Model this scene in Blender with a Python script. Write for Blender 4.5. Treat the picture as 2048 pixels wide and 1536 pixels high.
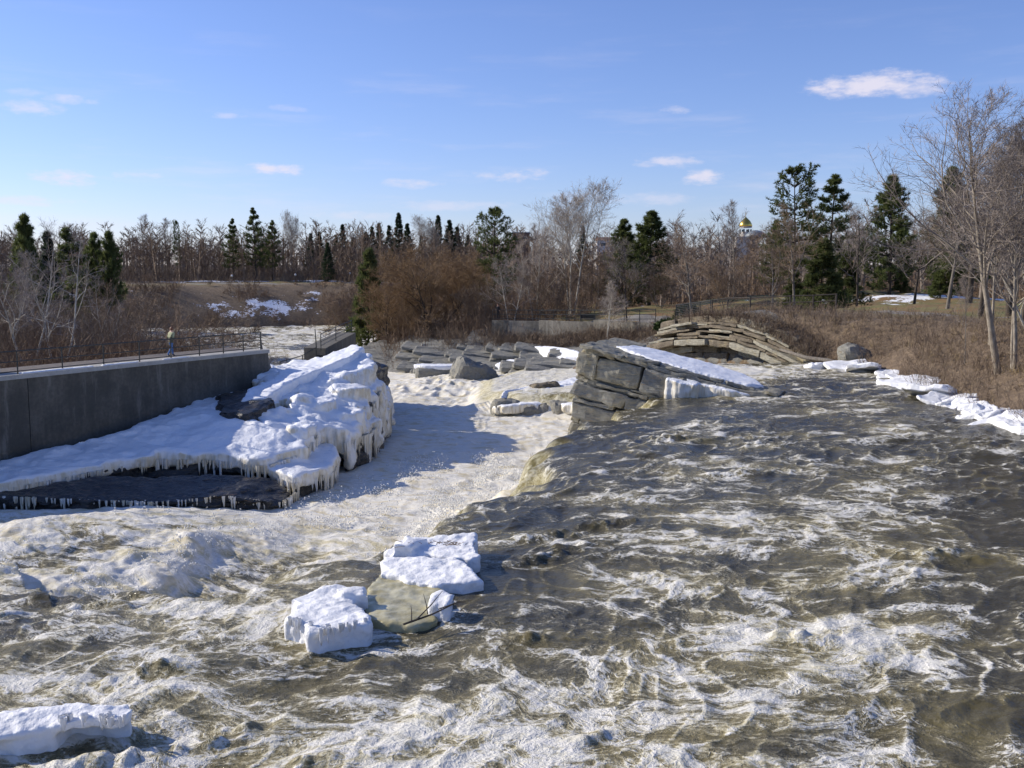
import bpy, bmesh, math, random
import numpy as np

# ------------------------------------------------------------------ scene, camera, sky, sun
for _o in list(bpy.data.objects):
    bpy.data.objects.remove(_o, do_unlink=True)
scene = bpy.context.scene
col = scene.collection
R = math.radians
CAM_H = 7.0
FPX = 2010.0                      # focal length in pixels of a 2048 wide frame
TILT = math.atan((768 - 545) / FPX)

cam_d = bpy.data.cameras.new('camera')
cam_d.sensor_width = 36.0
cam_d.lens = FPX / 2048 * 36.0
cam_d.clip_start = 0.1
cam_d.clip_end = 9000
cam = bpy.data.objects.new('camera', cam_d)
cam.location = (0, 0, CAM_H)
cam.rotation_euler = (R(90) - TILT, 0, 0)
col.objects.link(cam)
scene.camera = cam

SUN_AZ = R(-73)                   # from +Y, negative is to the left
SUN_EL = R(28)
sun_d = bpy.data.lights.new('sun', 'SUN')
sun_d.energy = 5.0
sun_d.angle = R(0.53)
sun_d.color = (1.0, 0.92, 0.79)
sun = bpy.data.objects.new('sun', sun_d)
_sd = np.array([math.sin(SUN_AZ) * math.cos(SUN_EL), math.cos(SUN_AZ) * math.cos(SUN_EL), math.sin(SUN_EL)])
import mathutils
sun.rotation_euler = mathutils.Vector(_sd).to_track_quat('Z', 'Y').to_euler()
sun.location = (-40, 30, 60)
col.objects.link(sun)

scene.view_settings.view_transform = 'Standard'
scene.view_settings.look = 'None'
scene.view_settings.exposure = 0.15
scene.view_settings.gamma = 1.0
scene.view_settings.use_curve_mapping = False
scene.render.engine = 'CYCLES'
scene.cycles.max_bounces = 4
scene.cycles.diffuse_bounces = 2
scene.cycles.glossy_bounces = 2
scene.cycles.transmission_bounces = 4
scene.cycles.transparent_max_bounces = 4
scene.cycles.caustics_reflective = False
scene.cycles.caustics_refractive = False
scene.cycles.use_denoising = True
scene.cycles.use_adaptive_sampling = True
scene.cycles.adaptive_threshold = 0.02


def pix_dir(px, py):
    u = (px - 1024) / FPX
    v = (768 - py) / FPX
    c, s = math.cos(TILT), math.sin(TILT)
    return np.array([u, c + v * s, v * c - s])


def P(px, py, z):
    """point of the photograph at height z"""
    d = pix_dir(px, py)
    t = (z - CAM_H) / d[2]
    return np.array([d[0] * t, d[1] * t, z])


def PD(px, py, y):
    """point of the photograph at distance y"""
    d = pix_dir(px, py)
    t = y / d[1]
    return np.array([d[0] * t, y, CAM_H + d[2] * t])


# ------------------------------------------------------------------ node helpers
class NT:
    def __init__(self, tree):
        self.t = tree
        self.n = tree.nodes
        self.l = tree.links

    def new(self, kind, **kw):
        nd = self.n.new(kind)
        for k, v in kw.items():
            setattr(nd, k, v)
        return nd

    def put(self, sock, v):
        if v is None:
            return
        if isinstance(v, bpy.types.NodeSocket):
            self.l.new(v, sock)
        else:
            if hasattr(sock, 'default_value'):
                try:
                    sock.default_value = v
                except Exception:
                    if isinstance(v, (tuple, list)) and len(v) == 3:
                        sock.default_value = (*v, 1)
                    else:
                        sock.default_value = (v, v, v)

    def math(self, op, a, b=None, c=None, clamp=False):
        nd = self.new('ShaderNodeMath', operation=op, use_clamp=clamp)
        self.put(nd.inputs[0], a)
        if b is not None:
            self.put(nd.inputs[1], b)
        if c is not None:
            self.put(nd.inputs[2], c)
        return nd.outputs[0]

    def vmath(self, op, a, b=None):
        nd = self.new('ShaderNodeVectorMath', operation=op)
        self.put(nd.inputs[0], a)
        if b is not None:
            self.put(nd.inputs[1], b)
        return nd.outputs[0]

    def noise(self, vec, scale, detail=5, rough=0.55, dist=0.0, out=0):
        nd = self.new('ShaderNodeTexNoise')
        if vec is not None:
            self.put(nd.inputs['Vector'], vec)
        nd.inputs['Scale'].default_value = scale
        nd.inputs['Detail'].default_value = detail
        nd.inputs['Roughness'].default_value = rough
        nd.inputs['Distortion'].default_value = dist
        return nd.outputs[out]

    def voronoi(self, vec, scale, feature='F1', rnd=1.0):
        nd = self.new('ShaderNodeTexVoronoi', feature=feature)
        self.put(nd.inputs['Vector'], vec)
        nd.inputs['Scale'].default_value = scale
        nd.inputs['Randomness'].default_value = rnd
        return nd.outputs[0]

    def map(self, v, a, b, c=0.0, d=1.0, smooth=True):
        nd = self.new('ShaderNodeMapRange')
        nd.interpolation_type = 'SMOOTHSTEP' if smooth else 'LINEAR'
        nd.clamp = True if not smooth else nd.clamp
        for i, q in enumerate((v, a, b, c, d)):
            self.put(nd.inputs[i], q)
        return nd.outputs[0]

    def ramp(self, fac, stops):
        nd = self.new('ShaderNodeValToRGB')
        el = nd.color_ramp.elements
        while len(el) < len(stops):
            el.new(0.5)
        for e, (p, c) in zip(el, stops):
            e.position = p
            e.color = (*c, 1) if len(c) == 3 else c
        self.put(nd.inputs[0], fac)
        return nd.outputs[0]

    def mix(self, fac, a, b, mode='MIX'):
        nd = self.new('ShaderNodeMix', data_type='RGBA', blend_type=mode)
        self.put(nd.inputs[0], fac)
        for s, v in ((nd.inputs[6], a), (nd.inputs[7], b)):
            if isinstance(v, (tuple, list)) and len(v) == 3:
                v = (*v, 1)
            self.put(s, v)
        return nd.outputs[2]

    def bump(self, h, strength=0.5, dist=0.1, normal=None):
        nd = self.new('ShaderNodeBump')
        nd.inputs['Strength'].default_value = strength
        nd.inputs['Distance'].default_value = dist
        self.put(nd.inputs['Height'], h)
        if normal is not None:
            self.put(nd.inputs['Normal'], normal)
        return nd.outputs[0]

    def attr(self, name, out='Fac'):
        nd = self.new('ShaderNodeAttribute', attribute_name=name)
        return nd.outputs[out]

    def coord(self, out='Object'):
        return self.new('ShaderNodeTexCoord').outputs[out]

    def pos(self):
        return self.new('ShaderNodeNewGeometry').outputs['Position']

    def sepn(self):
        s = self.new('ShaderNodeSeparateXYZ')
        self.l.new(self.new('ShaderNodeNewGeometry').outputs['Normal'], s.inputs[0])
        return s.outputs


def material(name):
    m = bpy.data.materials.new(name)
    m.use_nodes = True
    t = NT(m.node_tree)
    b = m.node_tree.nodes['Principled BSDF']
    return m, t, b


# world --------------------------------------------------------------
world = bpy.data.worlds.new('World')
scene.world = world
world.use_nodes = True
w = NT(world.node_tree)
bg = world.node_tree.nodes['Background']
sky = w.new('ShaderNodeTexSky', sky_type='NISHITA')
sky.sun_disc = False
sky.sun_elevation = SUN_EL
sky.sun_rotation = SUN_AZ
sky.altitude = 80
sky.air_density = 1.0
sky.dust_density = 0.25
sky.ozone_density = 4.0
dirv = w.vmath('NORMALIZE', w.coord('Generated'))
sep = w.new('ShaderNodeSeparateXYZ')
w.l.new(dirv, sep.inputs[0])
az = w.math('ARCTAN2', sep.outputs[0], sep.outputs[1])
el = w.math('ARCSINE', sep.outputs[2])
cmb = w.new('ShaderNodeCombineXYZ')
w.put(cmb.inputs[0], az)
w.put(cmb.inputs[1], w.math('MULTIPLY', el, 2.6))
cn = w.noise(cmb.outputs[0], 22, 6, 0.62)
cn2 = w.noise(cmb.outputs[0], 70, 5, 0.6)
cnn = w.math('ADD', w.math('MULTIPLY', w.math('SUBTRACT', cn, 0.5), 3.2), w.math('MULTIPLY', w.math('SUBTRACT', cn2, 0.5), 1.2))
# fair-weather puffs over the horizon, each at its own bearing
CLOUDS = [(1755, 168, 150, 30, 1.0), (1830, 178, 70, 20, .8), (60, 214, 80, 15, .6), (140, 199, 55, 12, .6), (118, 356, 62, 20, .95), (555, 339, 78, 14, .95),
          (280, 351, 55, 11, .6), (1020, 350, 85, 17, .8), (1345, 324, 75, 14, .75), (1408, 356, 48, 18, .95), (1347, 221, 42, 11, .55),
          (470, 231, 48, 10, .5), (570, 216, 45, 9, .3), (825, 367, 80, 13, .6), (75, 402, 85, 12, .55), (900, 412, 150, 13, .42),
          (1290, 400, 110, 16, .42), (1300, 330, 40, 8, .5), (50, 184, 45, 9, .35), (720, 432, 100, 12, .4),
          (-420, 260, 120, 26, .9), (-900, 330, 150, 26, .9), (2350, 250, 110, 22, .9), (2700, 330, 150, 26, .9), (2500, 390, 130, 18, .7)]
acc = None
for (px, py, hw, hh, a) in CLOUDS:
    d = pix_dir(px, py)
    d = d / np.linalg.norm(d)
    a0, e0 = math.atan2(d[0], d[1]), math.asin(d[2])
    dx = w.math('DIVIDE', w.math('SUBTRACT', az, a0), hw / FPX)
    dy = w.math('DIVIDE', w.math('SUBTRACT', el, e0), hh / FPX)
    q = w.math('ADD', w.math('MULTIPLY', dx, dx), w.math('MULTIPLY', dy, dy))
    g = w.math('SUBTRACT', w.math('ADD', cnn, 0.75), q)
    g = w.math('MULTIPLY', w.map(g, -0.1, 1.15), a)
    acc = g if acc is None else w.math('MAXIMUM', acc, g)
# thin streaky veil low in the sky, all round
cmb2 = w.new('ShaderNodeCombineXYZ')
w.put(cmb2.inputs[0], az)
w.put(cmb2.inputs[1], w.math('MULTIPLY', el, 7.0))
veil = w.noise(cmb2.outputs[0], 5.5, 6, 0.6)
veil = w.map(veil, 0.50, 0.78)
low = w.map(el, 0.30, 0.05)
veil = w.math('MULTIPLY', w.math('MULTIPLY', veil, low), 0.34)
acc = w.math('MAXIMUM', acc, veil)
skyc = w.mix(1.0, sky.outputs[0], (1.09, 1.05, 1.37, 1), 'MULTIPLY')
cloudc = w.mix(w.math('MULTIPLY', acc, 0.85), skyc, (7.4, 7.0, 7.9, 1))
w.put(bg.inputs['Color'], cloudc)
bg.inputs['Strength'].default_value = 0.105


# ------------------------------------------------------------------ numpy noise
def _hash(ix, iy, iz, seed):
    h = (ix * 374761393 + iy * 668265263 + iz * 2147483647 + seed * 974711) & 0xffffffff
    h = ((h ^ (h >> 13)) * 1274126177) & 0xffffffff
    return h ^ (h >> 16)


def perlin2(x, y, seed=0):
    x0 = np.floor(x).astype(np.int64)
    y0 = np.floor(y).astype(np.int64)
    fx, fy = x - x0, y - y0
    u = fx * fx * fx * (fx * (fx * 6 - 15) + 10)
    v = fy * fy * fy * (fy * (fy * 6 - 15) + 10)

    def g(i, j):
        a = (_hash(x0 + i, y0 + j, 0, seed) & 1023) * (2 * np.pi / 1024)
        return np.cos(a) * (fx - i) + np.sin(a) * (fy - j)
    a = g(0, 0) * (1 - u) + g(1, 0) * u
    b = g(0, 1) * (1 - u) + g(1, 1) * u
    return (a * (1 - v) + b * v) * 1.5


def perlin3(x, y, z, seed=0):
    x0 = np.floor(x).astype(np.int64)
    y0 = np.floor(y).astype(np.int64)
    z0 = np.floor(z).astype(np.int64)
    fx, fy, fz = x - x0, y - y0, z - z0
    s = lambda t: t * t * t * (t * (t * 6 - 15) + 10)
    u, v, q = s(fx), s(fy), s(fz)

    def g(i, j, k):
        h = _hash(x0 + i, y0 + j, z0 + k, seed)
        gx = (h & 255) / 127.5 - 1
        gy = ((h >> 8) & 255) / 127.5 - 1
        gz = ((h >> 16) & 255) / 127.5 - 1
        return gx * (fx - i) + gy * (fy - j) + gz * (fz - k)
    r = 0
    for k, wk in ((0, 1 - q), (1, q)):
        a = g(0, 0, k) * (1 - u) + g(1, 0, k) * u
        b = g(0, 1, k) * (1 - u) + g(1, 1, k) * u
        r = r + wk * (a * (1 - v) + b * v)
    return r * 1.2


def fbm2(x, y, seed=0, oct=4, gain=0.5):
    r, a = 0, 1
    for i in range(oct):
        r = r + a * perlin2(x, y, seed + i)
        x, y, a = x * 2.03 + 17.1, y * 2.03 - 9.3, a * gain
    return r


def fbm3(p, f, seed=0, oct=3, gain=0.5):
    x, y, z = p[:, 0] * f, p[:, 1] * f, p[:, 2] * f
    r, a = 0, 1
    for i in range(oct):
        r = r + a * perlin3(x, y, z, seed + i)
        x, y, z, a = x * 2.03 + 5.1, y * 2.03 - 3.3, z * 2.03 + 1.7, a * gain
    return r


def sstep(a, b, x):
    t = np.clip((x - a) / (b - a), 0, 1)
    return t * t * (3 - 2 * t)


# ------------------------------------------------------------------ mesh helpers
def np_mesh(name, V, F, smooth=True, attrs=None):
    V = np.asarray(V, np.float32)
    F = np.asarray(F, np.int32)
    m = bpy.data.meshes.new(name)
    m.vertices.add(len(V))
    m.vertices.foreach_set('co', V.ravel())
    k = F.shape[1]
    m.loops.add(F.size)
    m.loops.foreach_set('vertex_index', F.ravel())
    m.polygons.add(len(F))
    m.polygons.foreach_set('loop_start', np.arange(0, F.size, k, dtype=np.int32))
    try:
        m.polygons.foreach_set('loop_total', np.full(len(F), k, np.int32))
    except Exception:
        pass
    m.polygons.foreach_set('use_smooth', np.full(len(F), smooth, bool))
    for an, av in (attrs or {}).items():
        av = np.asarray(av, np.float32)
        if av.ndim == 1:
            a = m.attributes.new(an, 'FLOAT', 'POINT')
            a.data.foreach_set('value', av)
        else:
            a = m.attributes.new(an, 'FLOAT_VECTOR', 'POINT')
            a.data.foreach_set('vector', av.ravel())
    m.update()
    m.validate()
    return m


def obj(name, mesh, mat=None, parent=None, loc=None):
    o = bpy.data.objects.new(name, mesh)
    if mat is not None and mesh is not None and len(mesh.materials) == 0:
        mesh.materials.append(mat)
    col.objects.link(o)
    if parent is not None:
        o.parent = parent
    if loc is not None:
        o.location = loc
    return o


def empty(name, loc=(0, 0, 0), rotz=0):
    o = bpy.data.objects.new(name, None)
    o.empty_display_size = 0.2
    o.location = loc
    o.rotation_euler = (0, 0, rotz)
    col.objects.link(o)
    return o


def tag(o, label=None, cat=None, group=None, kind=None):
    if label:
        o['label'] = label
    if cat:
        o['category'] = cat
    if group:
        o['group'] = group
    if kind:
        o['kind'] = kind
    return o


class MB:
    """collects quads and triangles"""
    def __init__(self):
        self.v, self.f = [], []

    def add(self, V, F):
        o = len(self.v)
        self.v.extend([tuple(map(float, q)) for q in V])
        self.f.extend([tuple(int(i) + o for i in q) for q in F])

    def box(self, c, s, rz=0.0):
        cx, cy, cz = c
        ca, sa = math.cos(rz), math.sin(rz)
        V = []
        for dz in (-.5, .5):
            for dx, dy in ((-.5, -.5), (.5, -.5), (.5, .5), (-.5, .5)):
                x, y = dx * s[0], dy * s[1]
                V.append((cx + ca * x - sa * y, cy + sa * x + ca * y, cz + dz * s[2]))
        self.add(V, [(3, 2, 1, 0), (4, 5, 6, 7), (0, 1, 5, 4), (1, 2, 6, 5), (2, 3, 7, 6), (3, 0, 4, 7)])

    def tube(self, pts, rad, n=6):
        pts = [np.array(p, float) for p in pts]
        if not hasattr(rad, '__len__'):
            rad = [rad] * len(pts)
        V, F = [], []
        for i, p in enumerate(pts):
            t = pts[min(i + 1, len(pts) - 1)] - pts[max(i - 1, 0)]
            t = t / (np.linalg.norm(t) + 1e-9)
            r = np.array([1, 0, 0]) if abs(t[0]) < .8 else np.array([0, 1, 0])
            a = np.cross(t, r)
            a /= np.linalg.norm(a)
            b = np.cross(t, a)
            for k in range(n):
                an = 2 * math.pi * k / n
                V.append(p + rad[i] * (math.cos(an) * a + math.sin(an) * b))
        for i in range(len(pts) - 1):
            for k in range(n):
                k2 = (k + 1) % n
                F.append((i * n + k, i * n + k2, (i + 1) * n + k2, (i + 1) * n + k))
        F.append(tuple(range(n))[::-1])
        F.append(tuple((len(pts) - 1) * n + k for k in range(n)))
        self.add(V, F)

    def lathe(self, prof, n=16, c=(0, 0, 0)):
        V, F = [], []
        for r, z in prof:
            for k in range(n):
                a = 2 * math.pi * k / n
                V.append((c[0] + r * math.cos(a), c[1] + r * math.sin(a), c[2] + z))
        for i in range(len(prof) - 1):
            for k in range(n):
                k2 = (k + 1) % n
                F.append((i * n + k, i * n + k2, (i + 1) * n + k2, (i + 1) * n + k))
        F.append(tuple(range(n))[::-1])
        F.append(tuple((len(prof) - 1) * n + k for k in range(n)))
        self.add(V, F)

    def mesh(self, name, smooth=False):
        m = bpy.data.meshes.new(name)
        m.from_pydata(self.v, [], self.f)
        if smooth:
            m.polygons.foreach_set('use_smooth', np.full(len(m.polygons), True))
        m.update()
        return m


def polydist(x, y, pts, closed=False):
    """distance to a polyline, index of the segment and place on it"""
    pts = np.asarray(pts, float)
    n = len(pts)
    best = np.full(x.shape, 1e18)
    bi = np.zeros(x.shape, np.int32)
    bt = np.zeros(x.shape)
    side = np.zeros(x.shape)
    for i in range(n if closed else n - 1):
        a, b = pts[i], pts[(i + 1) % n]
        dx, dy = b[0] - a[0], b[1] - a[1]
        L2 = dx * dx + dy * dy
        t = np.clip(((x - a[0]) * dx + (y - a[1]) * dy) / L2, 0, 1)
        d2 = (x - a[0] - t * dx) ** 2 + (y - a[1] - t * dy) ** 2
        m = d2 < best - 1e-9
        best = np.where(m, d2, best)
        bi = np.where(m, i, bi)
        bt = np.where(m, t, bt)
    return np.sqrt(best), bi, bt


def inside(x, y, pts):
    r = np.zeros(x.shape, bool)
    n = len(pts)
    for i in range(n):
        x1, y1 = pts[i][:2]
        x2, y2 = pts[(i + 1) % n][:2]
        c = ((y1 > y) != (y2 > y)) & (x < (x2 - x1) * (y - y1) / (y2 - y1 + 1e-12) + x1)
        r ^= c
    return r

# ------------------------------------------------------------------ materials
def noise_mat(name, stops, scale=2.0, rough=0.9, bump=0.4, bdist=0.05, detail=6, coord='pos', scale2=None, stretch=None, spec=0.3, rnd=0.0):
    m, t, b = material(name)
    v = t.pos() if coord == 'pos' else t.coord('Object')
    if stretch is not None:
        v = t.vmath('MULTIPLY', v, stretch)
    n = t.noise(v, scale, detail, 0.6)
    n2 = t.noise(v, scale2 or scale * 6.3, 4, 0.6)
    f = t.math('ADD', t.math('MULTIPLY', n, 0.65), t.math('MULTIPLY', n2, 0.35))
    f = t.map(f, 0.32, 0.68, 0, 1, False)
    c = t.ramp(f, stops)
    if rnd:
        oi = t.new('ShaderNodeObjectInfo').outputs['Random']
        k = t.math('ADD', t.math('MULTIPLY', oi, 2 * rnd), 1 - rnd)
        cc = t.new('ShaderNodeCombineXYZ')
        for i in range(3):
            t.put(cc.inputs[i], k)
        c = t.mix(1.0, c, cc.outputs[0], 'MULTIPLY')
    t.put(b.inputs['Base Color'], c)
    b.inputs['Roughness'].default_value = rough
    b.inputs['Specular IOR Level'].default_value = spec
    if bump:
        t.put(b.inputs['Normal'], t.bump(f, bump, bdist))
    return m


def plain(name, c, rough=0.7, metal=0.0, var=0.15):
    m, t, b = material(name)
    n = t.noise(t.pos(), 9.0, 4)
    c2 = tuple(q * (1 - var) for q in c)
    c3 = tuple(min(1, q * (1 + var)) for q in c)
    t.put(b.inputs['Base Color'], t.mix(t.map(n, .3, .7), c2, c3))
    b.inputs['Roughness'].default_value = rough
    b.inputs['Metallic'].default_value = metal
    return m


M = {}
# layered grey-green limestone
def rock_mat(name, stops, spec=0.3, rough=0.85, lichen=0.0, wet=0.0):
    m, t, b = material(name)
    v = t.pos()
    n1 = t.noise(v, 0.7, 7, 0.62)
    n2 = t.noise(v, 5.0, 7, 0.65)
    vs = t.vmath('MULTIPLY', v, (1.0, 1.0, 7.0))
    n3 = t.noise(vs, 1.6, 5, 0.6)
    f = t.math('ADD', t.math('ADD', t.math('MULTIPLY', n1, .4), t.math('MULTIPLY', n2, .35)), t.math('MULTIPLY', n3, .25))
    c = t.ramp(t.map(f, .34, .66, 0, 1, False), stops)
    if lichen:
        ln = t.map(t.noise(v, 1.1, 6, .7), .52, .66)
        c = t.mix(t.math('MULTIPLY', ln, lichen), c, (.42, .34, .17))
    rs = t.map(t.noise(vs, 2.4, 4), .60, .70)
    c = t.mix(t.math('MULTIPLY', rs, .5), c, (.28, .17, .09))
    t.put(b.inputs['Base Color'], c)
    b.inputs['Roughness'].default_value = rough
    b.inputs['Specular IOR Level'].default_value = spec
    hb = t.math('ADD', t.math('MULTIPLY', n2, .6), t.math('MULTIPLY', n3, .8))
    t.put(b.inputs['Normal'], t.bump(hb, 0.9, 0.12))
    return m


M['rock'] = rock_mat('limestone', [(0, (.15, .14, .11)), (.5, (.30, .28, .22)), (1, (.44, .41, .32))], lichen=.5)
M['rock_grey'] = rock_mat('grey_shale', [(0, (.14, .135, .115)), (.5, (.24, .235, .205)), (1, (.34, .325, .275))], lichen=.2)
M['rock_warm'] = rock_mat('warm_limestone', [(0, (.07, .058, .043)), (.5, (.16, .132, .095)), (1, (.27, .23, .16))], lichen=.25)
M['rock_wet'] = rock_mat('wet_rock', [(0, (.012, .012, .012)), (.5, (.03, .029, .026)), (1, (.06, .055, .048))], spec=.5, rough=.32)


def snow_mat(name, c1, c2, bump=.35, sub=0.0):
    m, t, b = material(name)
    v = t.pos()
    n1 = t.noise(v, 1.3, 6, .6)
    n2 = t.noise(v, 9.0, 5, .6)
    c = t.mix(t.map(n1, .38, .66), c1, c2)
    t.put(b.inputs['Base Color'], c)
    b.inputs['Roughness'].default_value = .55
    b.inputs['Specular IOR Level'].default_value = .3
    hb = t.math('ADD', n1, t.math('MULTIPLY', n2, .35))
    t.put(b.inputs['Normal'], t.bump(hb, bump, .18))
    return m


def ice_mat(name):
    """frozen spray: white on top, cream and ribbed where water ran down it"""
    m, t, b = material(name)
    v = t.pos()
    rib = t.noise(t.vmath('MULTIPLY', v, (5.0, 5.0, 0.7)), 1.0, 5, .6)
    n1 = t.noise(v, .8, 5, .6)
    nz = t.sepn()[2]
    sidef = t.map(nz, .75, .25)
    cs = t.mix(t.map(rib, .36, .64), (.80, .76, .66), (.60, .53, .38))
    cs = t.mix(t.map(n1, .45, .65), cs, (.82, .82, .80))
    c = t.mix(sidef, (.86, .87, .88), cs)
    t.put(b.inputs['Base Color'], c)
    b.inputs['Roughness'].default_value = .42
    b.inputs['Specular IOR Level'].default_value = .4
    t.put(b.inputs['Normal'], t.bump(t.math('ADD', t.math('MULTIPLY', rib, .8), t.math('MULTIPLY', n1, .5)), .6, .14))
    return m


M['snow'] = snow_mat('snow', (.83, .85, .88), (.88, .88, .88))
M['ice'] = ice_mat('frozen_spray_ice')
M['floe'] = snow_mat('ice_floe', (.80, .80, .79), (.87, .87, .87), .5)
M['wet_ice'] = snow_mat('drowned_ice', (.34, .30, .155), (.54, .50, .32), .25)
M['wet_ice'].node_tree.nodes['Principled BSDF'].inputs['Roughness'].default_value = .22


def concrete_mat(name, c, stain=.7):
    m, t, b = material(name)
    v = t.pos()
    n1 = t.noise(v, .35, 7, .65)
    n2 = t.noise(v, 6.0, 6, .6)
    st = t.noise(t.vmath('MULTIPLY', v, (1.6, 1.6, .22)), 1.0, 6, .65)
    cc = t.mix(t.map(n2, .35, .65), tuple(q * .85 for q in c), tuple(q * 1.12 for q in c))
    k = t.math('MULTIPLY', t.map(t.math('ADD', t.math('MULTIPLY', st, .35), t.math('MULTIPLY', n1, .65)), .42, .60), stain)
    cc = t.mix(k, cc, (.05, .048, .04))
    pale = t.math('MULTIPLY', t.map(st, .44, .34), .16)
    cc = t.mix(pale, cc, (.42, .41, .37))
    t.put(b.inputs['Base Color'], cc)
    b.inputs['Roughness'].default_value = .9
    t.put(b.inputs['Normal'], t.bump(t.math('ADD', n2, n1), .4, .04))
    return m


M['concrete'] = concrete_mat('weathered_concrete', (.115, .105, .085))
M['concrete_pale'] = concrete_mat('pale_concrete', (.22, .20, .165), .6)
M['coping'] = noise_mat('coping_concrete', [(0, (.30, .29, .26)), (1, (.46, .45, .42))], 2.0)
M['rail'] = plain('painted_rail', (.035, .038, .036), .45, .3)
M['wood_dark'] = plain('dark_timber', (.055, .045, .036), .8)
M['bark_grey'] = noise_mat('grey_bark', [(0, (.10, .085, .07)), (1, (.27, .24, .20))], 3.0, stretch=(3, 3, .6), coord='obj', rnd=.15)
M['bark_pale'] = noise_mat('pale_bark', [(0, (.20, .17, .13)), (.45, (.46, .42, .34)), (1, (.62, .58, .50))], 2.2, stretch=(2, 2, 1.2), coord='obj')
M['bark_tan'] = noise_mat('tan_bark', [(0, (.13, .105, .08)), (.5, (.27, .23, .18)), (1, (.40, .355, .285))], 2.4, stretch=(2, 2, .9), coord='obj')
M['bark_dark'] = noise_mat('dark_bark', [(0, (.035, .028, .022)), (1, (.10, .08, .062))], 3.0, stretch=(3, 3, .5), coord='obj')
M['twig_grey'] = noise_mat('grey_twigs', [(0, (.20, .165, .14)), (1, (.34, .29, .25))], .5, bump=0, coord='obj', rnd=.18)
M['twig_red'] = noise_mat('reddish_twigs', [(0, (.17, .12, .08)), (1, (.28, .205, .14))], .5, bump=0, coord='obj', rnd=.15)
M['twig_orange'] = noise_mat('orange_willow_twigs', [(0, (.20, .125, .06)), (1, (.29, .19, .10))], .5, bump=0, coord='obj', rnd=.12)
M['twig_pale'] = noise_mat('pale_twigs', [(0, (.30, .25, .20)), (1, (.46, .40, .33))], .5, bump=0, coord='obj', rnd=.12)
M['brush'] = noise_mat('dry_brush', [(0, (.11, .08, .055)), (.5, (.20, .145, .10)), (1, (.31, .25, .17))], .45, bump=0, scale2=2.0)
M['brush_red'] = noise_mat('reddish_brush', [(0, (.12, .08, .05)), (.5, (.20, .13, .08)), (1, (.28, .20, .125))], .35, bump=0, scale2=2.0)
M['dry_grass'] = noise_mat('dry_grass', [(0, (.22, .16, .08)), (1, (.40, .31, .17))], .5, bump=0)
M['pine'] = noise_mat('pine_needles', [(0, (.055, .075, .026)), (.5, (.11, .135, .045)), (1, (.18, .19, .075))], .8, bump=0, coord='obj', rnd=.2)
M['spruce'] = noise_mat('spruce_needles', [(0, (.025, .042, .022)), (.6, (.05, .075, .04)), (1, (.08, .10, .05))], .8, bump=0, coord='obj', rnd=.2)
for k_ in ('pine', 'spruce'):
    nt_ = NT(M[k_].node_tree)
    pb_ = M[k_].node_tree.nodes['Principled BSDF']
    tr_ = nt_.new('ShaderNodeBsdfTranslucent')
    src = pb_.inputs['Base Color'].links[0].from_socket
    nt_.l.new(src, tr_.inputs['Color'])
    mx_ = nt_.new('ShaderNodeMixShader')
    mx_.inputs[0].default_value = .42
    nt_.l.new(pb_.outputs[0], mx_.inputs[1])
    nt_.l.new(tr_.outputs[0], mx_.inputs[2])
    nt_.l.new(mx_.outputs[0], M[k_].node_tree.nodes['Material Output'].inputs['Surface'])
M['cedar'] = noise_mat('low_evergreen', [(0, (.03, .05, .012)), (1, (.09, .12, .03))], .8, bump=0, coord='obj')


# ------------------------------------------------------------------ ground
# river outline: x, y, water level, bank height, bank width
RIVER = [(17, -30, .5, 3, 9), (18, 10, .5, 3, 9), (19, 30, .6, 3, 10), (19.8, 39.5, .7, 3.0, 11), (20.9, 51, .7, 3.0, 12), (22, 65, .7, 3.0, 9),
         (20.2, 70.5, .6, 3.0, 4.5), (17.8, 76, .5, 3.2, 4.2), (15.2, 81, .4, 3.2, 4.2), (12.9, 86.5, .2, 3.0, 5), (9.5, 95, -1.2, 3.0, 12), (5.5, 103, -2.4, 4.0, 20), (-1, 107, -4.2, 5.6, 24),
         (-7, 110, -4.5, 5.6, 24), (-14, 116, -4.5, 5.0, 20), (-19, 130, -4.7, 4.6, 12), (-22, 150, -5, 4.8, 10), (-24, 185, -5, 6.5, 14), (-18, 215, -5, 9, 20),
         (-10, 230, -5, 9.5, 24), (-42, 226, -5, 9.5, 24), (-80, 212, -5, 9, 24), (-150, 185, -5, 8, 24), (-150, 150, -5, 5, 16), (-85, 136, -5, 4.5, 16),
         (-50, 122, -5, 4.5, 14), (-36, 106, -5, 4.0, 12), (-24, 94, -5, 3, 10), (-13.5, 87, -5, 3, 8), (-11.5, 78, -5, 1, 8), (-10.5, 60, -5, 1, 8),
         (-10.5, 54, -5, 1, 6), (-14, 49, -4.8, 1, 6), (-22, 46, -4, 1, 6), (-45, 42, -4, 1, 6), (-60, 38, -4, 3, 8), (-60, -30, -3, 3, 8)]
WALL_A = np.array([-25.0, 49.0])
WALL_B = np.array([-16.1, 66.2])
WALL_D = (WALL_B - WALL_A) / np.linalg.norm(WALL_B - WALL_A)
WALL_N = np.array([-WALL_D[1], WALL_D[0]])      # behind the wall
PATH_Z = 1.95


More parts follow.
